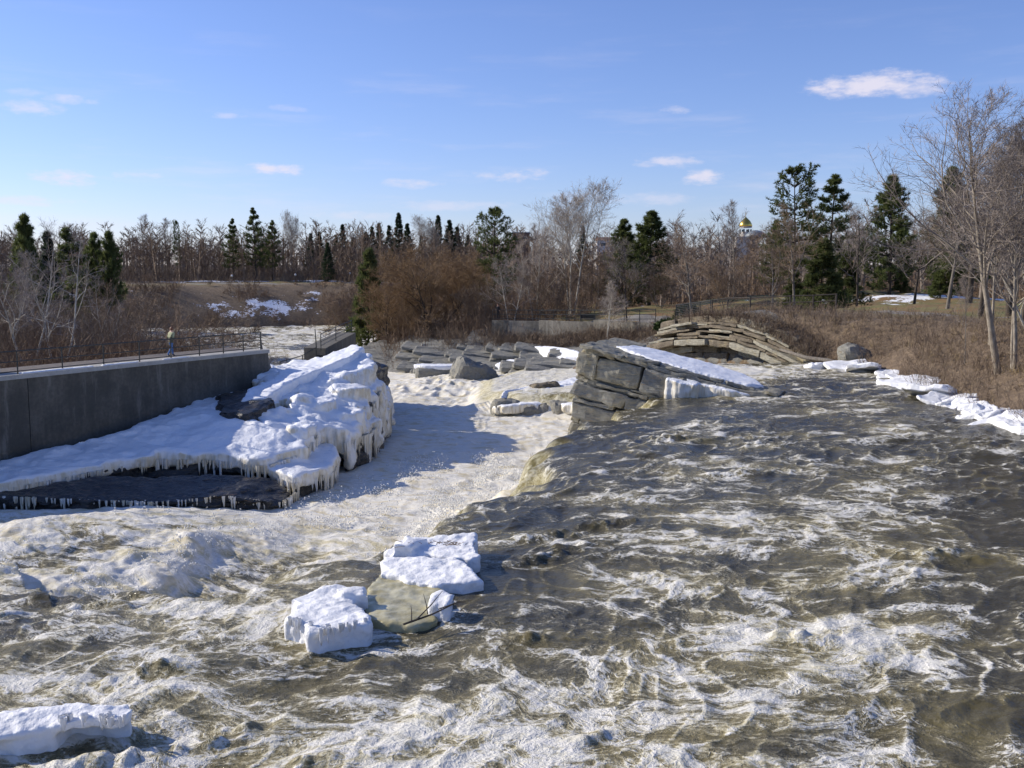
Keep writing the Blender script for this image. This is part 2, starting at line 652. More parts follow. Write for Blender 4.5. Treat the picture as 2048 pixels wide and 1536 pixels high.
def ground_z(x, y):
    x = np.atleast_1d(np.asarray(x, float))
    y = np.atleast_1d(np.asarray(y, float))
    A = np.array(RIVER)
    d, i, t = polydist(x, y, A[:, :2], True)
    j = (i + 1) % len(A)
    ins = inside(x, y, RIVER)
    par = A[i, 2:] * (1 - t[:, None]) + A[j, 2:] * t[:, None]
    z0, hb, wb = par.T
    n = fbm2(x * .11, y * .11, 3, 4)
    n2 = fbm2(x * .5, y * .5, 8, 3)
    k = np.clip(d / wb, 0, 1)
    up = np.where(k < 1, 1 - (1 - k) ** 1.7, 1)
    z = z0 - .35 + (hb + .35) * up + np.clip((d - wb) * .018, 0, 2.2) * (1) + n * .35 * sstep(0, 6, d) * (k) + n2 * .22 * sstep(.2, 3, d) * np.where(k < 1, 1, .25)
    z = np.where(ins, np.minimum(z0 - .35 - np.clip(d * 1.3, 0, 9), -1.0), z)
    # terrace on the left bank behind the concrete wall
    rx, ry = x - WALL_A[0], y - WALL_A[1]
    along = rx * WALL_D[0] + ry * WALL_D[1]
    back = rx * WALL_N[0] + ry * WALL_N[1]
    L = np.linalg.norm(WALL_B - WALL_A)
    left = (~ins) & (x < -5) & (y < 145) & (y > 36)
    terr = np.where(back > .4, PATH_Z - .15 - np.clip((back - 3.2) * .16, 0, 2.6) + n * .25 * sstep(4, 9, back), np.minimum(z, -3.2))
    on = sstep(L + 1.5, L - .2, along)
    z2 = terr * on + np.minimum(z, -1.4 + n * .4) * (1 - on)
    shore = sstep(0, 12, d)
    z2 = np.where(back > .4, z2 * shore + np.minimum(z, z2) * (1 - shore), z2)
    z = np.where(left, z2, z)
    # gentle knoll of the park
    z = z + 2.4 * np.exp(-(((x - 42) / 24) ** 2 + ((y - 128) / 20) ** 2)) * (x > 8)
    z = z + np.clip((y - 250) * .012, 0, 6) * (y > 250)
    return z


def axis(a, b, dense, lo, hi, step, grow=1.12):
    v = list(np.arange(lo, hi + 1e-6, dense))
    s, q = step, hi
    while q < b:
        q += s
        s *= grow
        v.append(q)
    s, q = step, lo
    while q > a:
        q -= s
        s *= grow
        v.insert(0, q)
    return np.array(v)


gx = axis(-2500, 2500, .75, -50, 50, .9, 1.11)
gy = axis(-200, 5000, .75, 30, 150, .9, 1.04)
GX, GY = np.meshgrid(gx, gy)
gxf, gyf = GX.ravel(), GY.ravel()
gz = ground_z(gxf, gyf)
dR, iR, tR = polydist(gxf, gyf, np.array(RIVER)[:, :2], True)
insR = inside(gxf, gyf, RIVER)
lawn = sstep(9, 14, dR) * (gxf > 4) * (gyf < 175) * (~insR)
lawn = np.maximum(lawn, (gyf > 220) * sstep(20, 26, dR) * sstep(42, 34, dR) * (gxf < 0))
snowA = .9 * np.exp(-((gxf - 33) / 16) ** 2 - ((gyf - 106) / 5) ** 2)
snowA = np.maximum(snowA, .85 * np.exp(-((gxf - 52) / 22) ** 2 - ((gyf - 120) / 6) ** 2))
snowA = np.maximum(snowA, .8 * np.exp(-((gxf - 10) / 13) ** 2 - ((gyf - 137) / 3.2) ** 2))
snowA = np.maximum(snowA, .62 * np.exp(-((gxf + 56) / 15) ** 2) * (gyf > 205) * sstep(2, 5, dR) * sstep(15, 10, dR))
snowA = np.maximum(snowA, .26 * (gxf < -15) * (gyf > 205) * sstep(3, 6, dR) * sstep(20, 16, dR) * (gxf > -110))
snowA = np.maximum(snowA, .85 * np.exp(-((gyf - 262 - .04 * gxf) / 5) ** 2) * (gxf < -35))
pathA = np.exp(-((dR - 15.5) / 1.4) ** 4) * (gxf > -2) * (gyf < 150) * (~insR)
pathA = np.maximum(pathA, np.exp(-((gyf - 246.5 - .06 * (gxf + 50)) / 2.2) ** 4) * (gxf < 0))
rockA = (~insR) * sstep(9, 6, dR) * (gyf > 60) * (gyf < 130) * (gxf > -20) * (gxf < 21)
rockA = np.maximum(rockA, (~insR) * sstep(21, 15, dR) * (gyf > 98) * (gyf < 142) * (gxf > -20) * (gxf < 7.5))
nx, ny = len(gx), len(gy)
ii = np.arange(nx * ny).reshape(ny, nx)
gf = np.stack([ii[:-1, :-1], ii[:-1, 1:], ii[1:, 1:], ii[1:, :-1]], -1).reshape(-1, 4)
gm = np_mesh('ground', np.stack([gxf, gyf, gz], 1), gf, True, dict(lawn=lawn, snow=snowA, path=pathA, rock=rockA))

m, t, b = material('ground_cover')
v = t.pos()
n1 = t.noise(v, .25, 6, .6)
n2 = t.noise(v, 2.2, 6, .65)
n3 = t.noise(v, 9.0, 5, .6)
litter = t.ramp(t.map(t.math('ADD', t.math('MULTIPLY', n2, .6), t.math('MULTIPLY', n3, .4)), .35, .65, 0, 1, False),
                [(0, (.07, .05, .032)), (.5, (.15, .105, .065)), (1, (.24, .175, .105))])
grass = t.ramp(t.map(t.math('ADD', t.math('MULTIPLY', n1, .6), t.math('MULTIPLY', n2, .4)), .38, .62, 0, 1, False),
               [(0, (.20, .095, .04)), (.4, (.19, .135, .055)), (.7, (.15, .135, .045)), (1, (.125, .14, .042))])
c = t.mix(t.attr('lawn'), litter, grass)
vr = t.vmath('MULTIPLY', v, (1.0, 1.0, 5.0))
rk = t.ramp(t.map(t.noise(vr, .9, 7, .65), .34, .66, 0, 1, False), [(0, (.075, .072, .066)), (.5, (.15, .148, .138)), (1, (.22, .21, .185))])
c = t.mix(t.map(t.math('ADD', t.attr('rock'), t.math('MULTIPLY', t.math('SUBTRACT', n1, .5), 1.2)), .45, .6), c, rk)
c = t.mix(t.map(t.math('ADD', t.attr('path'), t.math('MULTIPLY', t.math('SUBTRACT', n2, .5), .6)), .45, .55), c, (.20, .185, .165))
sv = t.math('ADD', t.attr('snow'), t.math('ADD', t.math('MULTIPLY', t.math('SUBTRACT', n1, .5), 2.2), t.math('MULTIPLY', t.math('SUBTRACT', n2, .5), 1.0)))
sf = t.map(sv, .56, .66)
sf = t.math('MULTIPLY', sf, t.map(t.attr('snow'), .05, .2))
c = t.mix(sf, c, (.84, .85, .88))
t.put(b.inputs['Base Color'], c)
b.inputs['Roughness'].default_value = .95
t.put(b.inputs['Normal'], t.bump(t.math('ADD', n2, t.math('MULTIPLY', n3, .6)), .7, .15))
M['ground'] = m
tag(obj('ground', gm, m), kind='structure')

# ------------------------------------------------------------------ water
LIP = [(6, 112, 4), (-1.3, 95, 3.2), (-1.4, 86, 3.2), (1.0, 82.5, 2.2), (6.5, 80.5, 2), (8.5, 66, 2), (8.4, 59, 2), (7.8, 55.2, 2.4), (7.0, 51.8, 3.0), (4.9, 48.0, 3.0), (3.3, 44.4, 3.2), (2.2, 41, 3.4),
       (0.9, 34, 3.6), (-1.0, 29, 3.4), (-3.2, 25.4, 3.8), (-6.0, 22.4, 7.5), (-9, 20, 16), (-16, 17, 18), (-45, 10, 18)]
POOL = [q[:2] for q in LIP] + [(-220, 10), (-220, 320), (6, 320)]


def upper_level(x, y):
    z = .040 * np.clip(x, -4, 22)
    g = sstep(64, 92, y + (14 - x) * .8) * sstep(15, 7, x)
    g2 = sstep(68, 90, y)
    return z - 2.9 * np.maximum(g * sstep(60, 75, y), g2 * .95)


def water_base(x, y):
    A = np.array(LIP)
    d, i, t = polydist(x, y, A[:, :2])
    # kink the lip
    wob = 1.1 * perlin2(x * .35, y * .35, 5) + .55 * perlin2(x * .9, y * .9, 6)
    s = np.where(inside(x, y, POOL), d, -d) + wob * sstep(60, 50, y)
    wd = A[i, 2] * (1 - t) + A[i + 1, 2] * t
    zu = upper_level(x, y)
    zl = -4.5 + 1.6 * sstep(-8, -17, x) * sstep(52, 38, y) + .9 * sstep(84, 112, y) * sstep(-14, -4, x) - .5 * sstep(110, 130, y)
    k = np.clip(s / wd, 0, 1)
    S = k * k * (3 - 2 * k)
    S = np.where(s <= 0, .035 * np.exp(s / 1.5), .035 + .965 * S)
    return zu, zl, s, S, i + t, wd


def water(x, y):
    zu, zl, s, S, tt, wd = water_base(x, y)
    h = zu + (zl - zu) * S
    # wave domains
    up = 1 - S
    left = sstep(-3.0, -8.5, x) * sstep(46, 38, y) * sstep(-3, 2, s)
    pool = S * (1 - left)
    ca, sa = math.cos(R(152)), math.sin(R(152))
    a, q = x * ca + y * sa, -x * sa + y * ca
    wx = a + .7 * perlin2(a * .30, q * .30, 21)
    wq = q + .7 * perlin2(a * .30, q * .30, 22)
    rid = lambda f, sx, sy, sd: (1 - np.abs(perlin2(wx / sx, wq / sy, sd)) * 1.6)
    c1 = perlin2(wx / 2.9, wq / 5.6, 31)
    c2 = rid(1, 1.7, 3.2, 32)
    c3 = rid(1, .75, 1.3, 33)
    c4 = perlin2(wx / .34, wq / .52, 34)
    c5 = perlin2(wx / .15, wq / .2, 35)
    rough = .75 + .5 * fbm2(x * .09, y * .09, 41, 2)
    hu = rough * (.12 * c1 + .10 * (c2 - .6) + .065 * (c3 - .6)) + .028 * c4 + .010 * c5
    p1 = perlin2(x / 3.6, y / 3.6, 51)
    p2 = 1 - np.abs(perlin2(x / 1.5 + .5 * p1, y / 1.5, 52)) * 1.7
    p3 = 1 - np.abs(perlin2(x / .6, y / .6, 53)) * 1.7
    p4 = perlin2(x / .25, y / .25, 54)
    boil = .35 + .65 * sstep(14, 2, s)
    hp = boil * (1 - .35 * sstep(45, 80, y)) * (.30 * p1 + .20 * (p2 - .5) + .055 * (p3 - .5))
    # standing waves of the left chute
    ph = s * 2 * np.pi / 6.4 + 1.6 * perlin2(x / 7.0, y / 7.0, 61) + .45 * perlin2(x / 2.5, y / 2.5, 62)
    st = np.exp(1.1 * (np.cos(ph) - 1)) * 1.25 - .4
    win = sstep(1.0, 6, s) * sstep(24, 15, s)
    hl = left * (st * win * (.33 + .16 * p1) + .10 * p1 + .09 * (p2 - .5) + .05 * (p3 - .5) + .03 * p4)
    # mound of white water where the sheet lands
    mound = .95 * np.exp(-((s - wd - 2.2) / 2.6) ** 2) * sstep(11.5, 12.5, tt) * sstep(14.6, 13.4, tt)
    mound = mound + .8 * np.exp(-((s - wd - .8) / 1.8) ** 2) * sstep(5, 6, tt) * sstep(14.6, 13.4, tt)
    mound = mound * (.8 + .5 * p1)
    far = .32 * np.exp(-(((x + 6) / 8) ** 2 + ((y - 98) / 8) ** 2)) * (1 + p2)
    # rollers above the lip
    ro = 0
    for (rx, ry, ra, rl, rw, am) in ROLLERS:
        dx, dy = x - rx, y - ry
        al = dx * math.cos(ra) + dy * math.sin(ra)
        ac = -dx * math.sin(ra) + dy * math.cos(ra)
        ac = ac + .25 * perlin2(x / 1.1, y / 1.1, 71)
        ro = ro + .50 * am * np.exp(-(al / rl) ** 2) * np.exp(-(ac / rw) ** 2)
    damp = 1 - .85 * np.exp(-((x + 2.3) / 2.0) ** 2 - ((y - 22.4) / 2.6) ** 2)
    hh = h + up * hu * damp + pool * hp + hl + mound + far * S + up * ro * (.75 + .6 * p3 + .7 * p4)
    crest = up * (.55 * sstep(.15, .6, c1 + .6 * (c2 - .5)) * sstep(.45, .95, c2) + .75 * sstep(.78, .98, c3) * (.4 + sstep(-.2, .5, perlin2(x / 2.3, y / 3.1, 44)))) + ro * 2.2
    # foam
    lowf = fbm2(x * .16 + .3 * y, y * .30 - .1 * x, 81, 3)
    D = .43 + .15 * lowf + .07 * sstep(24, 14, y) + .20 * crest - .05 * sstep(30, 46, y)
    patch = np.exp(-(((x - 5.5) / 5) ** 2 + ((y - 20.5) / 5.5) ** 2)) * .10
    D = D - .12 * np.exp(-(np.minimum(s, 0) / 3.0) ** 2) * sstep(-4, 0, x + .0 * y) 
    D = D + patch - .19 * sstep(.38, .52, x / np.maximum(y, 1) + .05 * lowf) - .20 * np.exp(-(((x + .3) / 2.6) ** 2 + ((y - 22.5) / 3.0) ** 2))
    D = D + .30 * np.exp(-(((x - 15) / 5) ** 2 + ((y - 64) / 4) ** 2)) + .3 * np.exp(-(((x - 12) / 3) ** 2 + ((y - 71) / 5) ** 2))
    D = np.where(x < -2.0, D + .07 * sstep(-1.5, -6, x) * sstep(24, 17, y), D)
    Dl = .80 + .22 * sstep(.2, .8, st) - .26 * sstep(.15, -.3, st) + .14 * lowf
    Dp = 1.0 + .10 * (p2 - .5)
    f = up * D + pool * Dp + S * left * Dl
    f = np.maximum(f, sstep(.10, .5, S) * (1 - left) * 1.0)
    f = np.maximum(f, sstep(76, 86, y) * .95)
    f = f + np.minimum(mound, 1) * .3
    thin = sstep(.03, .12, S) * sstep(.75, .35, S) * (1 - left)         # clear amber sheet curling over the lip
    return hh, np.clip(f, 0, 1.2), thin, S, s


ROLLERS = []
for (px, py, ang, rl, rw, am) in [(1215, 1045, 8, .9, .32, .34), (1105, 1065, 14, 1.2, .30, .28), (1140, 1090, 10, .9, .3, .2), (1050, 1275, 2, .7, .22, .22),
                                  (1585, 1290, 160, 1.0, .26, .24), (1860, 1135, 165, 1.4, .3, .2), (1340, 890, 0, 1.3, .4, .28), (1080, 1110, 20, 1.2, .3, .26),
                                  (300, 1320, 30, .8, .3, .32), (230, 1500, 20, .8, .3, .35), (130, 1440, 15, .9, .25, .2), (1380, 1280, 10, 1.1, .25, .14),
                                  (1180, 1470, 20, .6, .2, .18), (1720, 1440, 170, .6, .2, .16), (470, 1440, 35, .9, .28, .26), (600, 1500, 25, .7, .25, .22), (1800, 960, 170, 1.4, .35, .2), (1480, 960, 5, 1.4, .35, .18)]:
    q = P(px, py, 0.1)
    ROLLERS.append((q[0], q[1], R(ang), rl, rw, am))

yr = [6.0]
while yr[-1] < 128:
    yy = yr[-1]
    yr.append(yy + float(np.interp(yy, [6, 12, 30, 60, 128], [.07, .042, .105, .21, .40])))
yr = np.array(yr)
rows = []
for yy in yr:                      # finest where the river is near, coarser towards both shores
    xl, xr = max(-(.60 * yy + 9), -36.0), min(.62 * yy + 11, 25.0)
    il, ir = max(-.54 * yy, xl + 1.0), min(.54 * yy, xr - .5)
    rows.append(np.concatenate([np.linspace(xl, il, 46)[:-1], np.linspace(il, ir, 590), np.linspace(ir, xr, 46)[1:]]))
XX = np.array(rows)
YY = np.repeat(yr[:, None], XX.shape[1], 1)
wx_, wy_ = XX.ravel(), YY.ravel()
wz_, foam_, thin_, S_, s_ = water(wx_, wy_)
# flow-warped coordinates: foam is drawn out into filaments
ca, sa = math.cos(R(160)), math.sin(R(160))
fa, fq = wx_ * ca + wy_ * sa, -wx_ * sa + wy_ * ca
for L_, A_, sd_ in ((4.5, .8, 91), (1.9, .42, 93), (.85, .20, 95), (.42, .07, 97)):
    dA = perlin2(fa / L_, fq / L_, sd_)
    dQ = perlin2(fa / L_, fq / L_, sd_ + 1)
    fa = fa + A_ * dA
    fq = fq + A_ * dQ
fw_ = np.stack([fa * .62, fq, wz_ * .8], 1)
ny_, nx_ = XX.shape
ii = np.arange(nx_ * ny_).reshape(ny_, nx_)
wf = np.stack([ii[:-1, :-1], ii[:-1, 1:], ii[1:, 1:], ii[1:, :-1]], -1).reshape(-1, 4)
wm = np_mesh('river', np.stack([wx_, wy_, wz_], 1), wf, True, dict(foam=foam_, thin=thin_, fw=fw_, calm=1 - S_))

m, t, b = material('river_water')
fw = t.attr('fw', 'Vector')
D = t.attr('foam')
v = t.pos()
n1 = t.noise(fw, 1.35, 7, .62)
n3 = t.noise(fw, 5.2, 4, .6)
n4 = t.noise(t.vmath('MULTIPLY', v, (.8, 1.0, 1.0)), 11.0, 6, .68)
n5 = t.noise(v, 34.0, 3, .6)
jit = t.vmath('ADD', fw, t.vmath('MULTIPLY', t.vmath('SUBTRACT', t.noise(v, 4.0, 4, .62, 0, 1), (.5, .5, .5)), (.22, .22, .1)))


def lace(scale, width, detail=3):
    nn = t.noise(jit, scale, detail, .5)
    q = t.math('DIVIDE', t.math('ABSOLUTE', t.math('SUBTRACT', nn, .5)), width)
    return t.map(q, 1.0, .12)


l1 = lace(1.9, .060)
l2 = lace(4.2, .070)
l3 = lace(9.0, .085, 2)
pat = t.map(n1, .28, .72, 0, 1, False)
sp = t.math('ADD', t.math('MULTIPLY', t.math('SUBTRACT', n4, .5), .9), t.math('MULTIPLY', t.math('SUBTRACT', n5, .5), .18))
sp = t.math('MULTIPLY', sp, t.map(t.attr('calm'), .2, .8, .30, 1.0))
base = t.math('ADD', t.math('ADD', pat, t.math('MULTIPLY', t.math('SUBTRACT', D, .42), 2.0)), sp)
film = t.math('MULTIPLY', t.map(base, .50, 1.05), .62)
dens = t.map(t.math('ADD', t.math('ADD', D, t.math('MULTIPLY', t.math('SUBTRACT', n1, .5), 1.3)), t.math('MULTIPLY', sp, .35)), .26, .62)
lines = t.math('MAXIMUM', l1, t.math('MAXIMUM', t.math('MULTIPLY', l2, .90), t.math('MULTIPLY', l3, .72)))
lines = t.math('MULTIPLY', lines, t.math('ADD', .80, t.math('MULTIPLY', sp, .8)))
F = t.math('MAXIMUM', film, t.math('MULTIPLY', dens, lines))
F = t.math('ADD', F, t.math('MULTIPLY', t.math('MULTIPLY', film, lines), .35), clamp=True)
F = t.math('MAXIMUM', F, t.math('MULTIPLY', t.map(D, .80, 1.02), t.map(t.math('ADD', n1, t.math('MULTIPLY', sp, .25)), .66, .42, .58, 1.0)))
murk = t.noise(fw, .42, 5, .6)
aer = t.map(t.math('ADD', D, t.math('MULTIPLY', t.math('SUBTRACT', murk, .5), .9)), .30, .62)
deep = t.mix(aer, (.050, .044, .026), (.135, .113, .050))
milky = t.mix(aer, (.17, .155, .11), (.28, .24, .135))
cream = t.mix(t.map(n1, .40, .60), (.55, .50, .33), (.70, .68, .60))
creamw = t.mix(t.map(t.math('ADD', n1, t.math('MULTIPLY', sp, .3)), .34, .56), (.60, .53, .36), (.80, .77, .70))
white = (.72, .695, .635, 1)
c = t.mix(t.map(F, .0, .40, 0, 1, False), deep, milky)
c = t.mix(t.map(F, .34, .72), c, cream)
c = t.mix(t.map(F, .60, 1.0), c, t.mix(t.map(t.attr('calm'), .5, .8), creamw, white))
c = t.mix(t.math('MULTIPLY', t.attr('thin'), .65), c, t.mix(t.map(n3, .4, .6), (.29, .245, .10), (.60, .55, .36)))
t.put(b.inputs['Base Color'], c)
t.put(b.inputs['Roughness'], t.map(F, .1, .7, .10, .62))
b.inputs['IOR'].default_value = 1.33
b.inputs['Specular IOR Level'].default_value = .27
rp = t.noise(t.vmath('MULTIPLY', v, (1, 1, .6)), 5.5, 5, .6)
fb = t.noise(v, 11.0, 4, .6)
hb = t.math('ADD', t.math('MULTIPLY', rp, .55), t.math('MULTIPLY', F, t.math('ADD', .35, t.math('MULTIPLY', fb, t.map(t.attr('calm'), .2, .8, .12, .55)))))
t.put(b.inputs['Normal'], t.bump(hb, .8, .085))
M['water'] = m
tag(obj('river', wm, m), kind='structure')

# the lower river going away round the bend
lx = np.linspace(-150, 8, 170)
ly = np.concatenate([np.arange(118, 160, .5), np.arange(160, 242, 1.4)])
LX, LY = np.meshgrid(lx, ly)
lxf, lyf = LX.ravel(), LY.ravel()
lz = -5.02 + .28 * fbm2(lxf / 3, lyf / 3, 7, 3) + .15 * (1 - np.abs(perlin2(lxf / 1.2, lyf / 1.6, 9)))
lz = np.where(lyf < 126, lz - .6 * sstep(126, 120, lyf), lz)
lf = .60 + .25 * fbm2(lxf / 9, lyf / 12, 12, 3)
ii = np.arange(lxf.size).reshape(LX.shape)
lF = np.stack([ii[:-1, :-1], ii[:-1, 1:], ii[1:, 1:], ii[1:, :-1]], -1).reshape(-1, 4)
lm = np_mesh('lower_river', np.stack([lxf, lyf, lz], 1), lF, True, dict(foam=lf, thin=lf * 0, fw=np.stack([lxf * .5, lyf * .5, lz], 1), calm=lf * 0))
tag(obj('lower_river', lm, M['water']), kind='structure')

# ------------------------------------------------------------------ rock, snow and ice builders
def prism(bm, top, bottom):
    """closed prism: top is a list of 3d points, bottom a height or a list of heights"""
    n = len(top)
    bz = bottom if hasattr(bottom, '__len__') else [bottom] * n
    vt = [bm.verts.new(tuple(map(float, q))) for q in top]
    vb = [bm.verts.new((float(q[0]), float(q[1]), float(z))) for q, z in zip(top, bz)]
    bm.faces.new(vt)
    bm.faces.new(vb[::-1])
    for i in range(n):
        j = (i + 1) % n
        bm.faces.new((vt[i], vb[i], vb[j], vt[j]))


def grow(poly, d):
    poly = [np.array(q, float) for q in poly]
    c = sum(poly) / len(poly)
    out = []
    for q in poly:
        e = (q - c)[:2]
        L = np.linalg.norm(e) + 1e-6
        k = max(.05, (L + d) / L)
        out.append(np.array([c[0] + e[0] * k, c[1] + e[1] * k, q[2]]))
    return out


def voxel(build, size, smooth=0, fac=.5):
    bm = bmesh.new()
    build(bm)
    bmesh.ops.recalc_face_normals(bm, faces=bm.faces[:])
    me = bpy.data.meshes.new('tmp')
    bm.to_mesh(me)
    bm.free()
    o = bpy.data.objects.new('tmp', me)
    col.objects.link(o)
    md = o.modifiers.new('r', 'REMESH')
    md.mode = 'VOXEL'
    md.voxel_size = size
    if smooth:
        sm = o.modifiers.new('s', 'SMOOTH')
        sm.iterations = smooth
        sm.factor = fac
    dg = bpy.context.evaluated_depsgraph_get()
    dg.update()
    e = o.evaluated_get(dg)
    em = bpy.data.meshes.new_from_object(e)
    V = np.empty(len(em.vertices) * 3, np.float32)
    em.vertices.foreach_get('co', V)
    N = np.empty(len(em.vertices) * 3, np.float32)
    em.vertices.foreach_get('normal', N)
    L = np.empty(len(em.loops), np.int32)
    em.loops.foreach_get('vertex_index', L)
    bpy.data.objects.remove(o, do_unlink=True)
    bpy.data.meshes.remove(me)
    V, N = V.reshape(-1, 3).astype(float), N.reshape(-1, 3).astype(float)
    F = L.reshape(-1, 4)
    bpy.data.meshes.remove(em)
    return V, N, F


def rough_rock(name, build, size, mat, parent, seed, amp=.28, strata=.12, smooth=0):
    V, N, F = voxel(build, size, smooth)
    big = fbm3(V, .55, seed, 3)
    Vs = V * np.array([.35, .35, 1.0])
    st = fbm3(Vs, 2.6, seed + 9, 2)
    fine = fbm3(V, 2.2, seed + 19, 2)
    V = V + N * (amp * big + .09 * fine)[:, None] + np.stack([N[:, 0], N[:, 1], N[:, 2] * 0], 1) * (strata * np.sign(st) * np.abs(st) ** .6)[:, None]
    return obj(name, np_mesh(name, V, F, False), mat, parent)


def rough_ice(name, build, size, mat, parent, seed, amp=.14, rib=.10, smooth=3, fine=.03):
    V, N, F = voxel(build, size, smooth)
    big = fbm3(V, .8, seed, 3)
    side = np.clip(1 - np.abs(N[:, 2]) * 1.3, 0, 1)
    ribn = perlin3(V[:, 0] * 3.2, V[:, 1] * 3.2, V[:, 2] * .35, seed + 4) + .6 * perlin3(V[:, 0] * 7, V[:, 1] * 7, V[:, 2] * .6, seed + 5)
    fn = fbm3(V, 4.0, seed + 7, 2)
    V = V + N * (amp * big + rib * side * ribn + fine * fn)[:, None]
    return obj(name, np_mesh(name, V, F, True), mat, parent)


def icicle_mesh(name, polys, seed, dens=.16, lmin=.15, lmax=.9, drop=.15, facing=True):
    rng = np.random.default_rng(seed)
    V, F = [], []
    for poly in polys:
        n = len(poly)
        c = sum(np.array(q, float) for q in poly) / n
        for i in range(n):
            a, b_ = np.array(poly[i], float), np.array(poly[(i + 1) % n], float)
            e = b_ - a
            nrm = np.array([e[1], -e[0]])
            mid = (a + b_) / 2
            if np.dot(nrm, mid[:2] - c[:2]) < 0:
                nrm = -nrm
            if facing and np.dot(nrm, -mid[:2]) < 0:
                continue
            L = np.linalg.norm(e)
            for k in range(max(1, int(L / dens))):
                t_ = rng.random()
                cl = perlin2(np.array([t_ * L * .8]), np.array([i * 3.1]), seed)[0]
                if cl < -.15 and rng.random() < .75:
                    continue
                p = a + e * t_ + np.array([rng.normal() * .05, rng.normal() * .05, -drop])
                ln = lmin + (lmax - lmin) * rng.random() ** 2.6 * (1 + 1.3 * cl)
                r = .018 + .045 * rng.random() + ln * .03
                o = len(V)
                for q in range(5):
                    an = q * 2 * math.pi / 5
                    V.append(p + np.array([math.cos(an) * r, math.sin(an) * r, .12]))
                for q in range(5):
                    an = q * 2 * math.pi / 5 + .3
                    V.append(p + np.array([math.cos(an) * r * .6, math.sin(an) * r * .6, -ln * .5]))
                V.append(p + np.array([0, 0, -ln]))
                for q in range(5):
                    q2 = (q + 1) % 5
                    F += [(o + q, o + q2, o + 5 + q2), (o + q, o + 5 + q2, o + 5 + q), (o + 5 + q, o + 5 + q2, o + 10)]
    return np_mesh(name, V, F, True)


_cg = {}
def cube_grid(n):
    if n not in _cg:
        bm = bmesh.new()
        bmesh.ops.create_cube(bm, size=2)
        bmesh.ops.subdivide_edges(bm, edges=bm.edges[:], cuts=n - 1, use_grid_fill=True)
        bm.verts.ensure_lookup_table()
        _cg[n] = (np.array([q.co[:] for q in bm.verts]), [[q.index for q in f.verts] for f in bm.faces])
        bm.free()
    return _cg[n]


def block(name, c, axes, size, mat, parent, seed, rough=.08, k=7, n=4, smooth=False):
    """one weathered block of stone; axes are the directions of its three edges"""
    U, F = cube_grid(n)
    q = U / (np.sum(np.abs(U) ** k, 1) ** (1 / k))[:, None]
    h = np.array(size) / 2
    ax = np.array(axes)
    L = q * h
    W_ = L @ ax + np.array(c)
    d = np.stack([perlin3(W_[:, 0] * 1.3, W_[:, 1] * 1.3, W_[:, 2] * 1.3, seed + j) + .5 * perlin3(W_[:, 0] * 3.7, W_[:, 1] * 3.7, W_[:, 2] * 3.7, seed + 7 + j) for j in range(3)], 1)
    V = L @ ax + d * rough
    o = obj(name, np_mesh(name, V, F, smooth), mat, parent)
    o.location = tuple(c)
    return o


def jag(poly, step, amp, seed=0):
    """break a smooth outline into a ragged one"""
    rng = np.random.default_rng(seed)
    out = []
    n = len(poly)
    for i in range(n):
        a, b_ = np.array(poly[i], float), np.array(poly[(i + 1) % n], float)
        k = max(1, int(np.linalg.norm(b_ - a) / step))
        for j in range(k):
            q = a + (b_ - a) * j / k
            out.append(q + np.array([rng.normal() * amp, rng.normal() * amp, 0]))
    return out


PP = lambda L: [P(*q) for q in L]

# ------------------------------------------------------------------ snow-covered rock on the left
S1 = PP([(-300, 992, -2.7), (0, 921, -2.1), (200, 871, -1.6), (380, 808, -.8), (415, 762, -.2), (470, 762, -.3), (480, 830, -1.0), (560, 855, -1.5), (640, 845, -1.6),
         (605, 892, -2.2), (530, 917, -2.5), (420, 905, -2.3), (330, 902, -2.2), (200, 925, -2.3), (0, 962, -2.5), (-300, 1035, -3.0)])
S2 = PP([(500, 812, -.7), (570, 812, -.8), (650, 780, -.4), (740, 742, .2), (760, 770, -.4), (745, 800, -1.0), (660, 835, -1.6), (590, 882, -2.1), (540, 860, -1.6)])
S3 = PP([(432, 737, .3), (550, 728, .6), (640, 712, 1.1), (700, 690, 1.6), (735, 702, 1.4), (746, 730, .9), (690, 747, .5), (620, 766, .0), (560, 800, -.6), (500, 812, -.8), (490, 785, -.3), (540, 757, .2), (470, 757, .1)])
S4 = PP([(680, 800, -1.3), (745, 788, -1.0), (775, 770, -1.2), (782, 800, -2.0), (742, 852, -2.3), (690, 872, -2.4)])
S5 = PP([(560, 915, -2.8), (600, 890, -2.6), (660, 868, -2.6), (674, 905, -3.0), (665, 928, -3.2), (592, 952, -3.2), (540, 935, -3.0)])
S6 = PP([(-300, 1025, -3.05), (200, 952, -2.9), (430, 948, -3.1), (545, 952, -3.3), (588, 985, -4.0), (560, 1005, -4.1), (450, 992, -3.6), (300, 1003, -3.5), (180, 998, -3.2), (0, 992, -3.05), (-300, 1062, -3.15)])
CORE = [np.array(q) for q in [(-10.3, 57, -2.9), (-11.5, 72, -2.4), (-12.5, 84, -1.6), (-18, 82, -1.5), (-22, 66, -2.2), (-33, 50, -3.2), (-26, 48, -3.2), (-14.5, 52, -3.2)]]
S7 = [np.array(q) for q in [(-12.2, 75, .9), (-10.9, 79, .1), (-10.4, 84, -.8), (-13.0, 88, -1.2), (-17, 84, -.6), (-15.5, 76, .4)]]

lr = empty('snow_covered_rock', (-14, 60, -4.5))
tag(lr, 'large ledged rock under snow and frozen spray beside the concrete wall', 'rock')


def child(o, parent):
    o.parent = parent
    o.matrix_parent_inverse = mathutils.Matrix.Translation(-mathutils.Vector(parent.location)) if parent.rotation_euler.z == 0 else o.matrix_parent_inverse
    return o


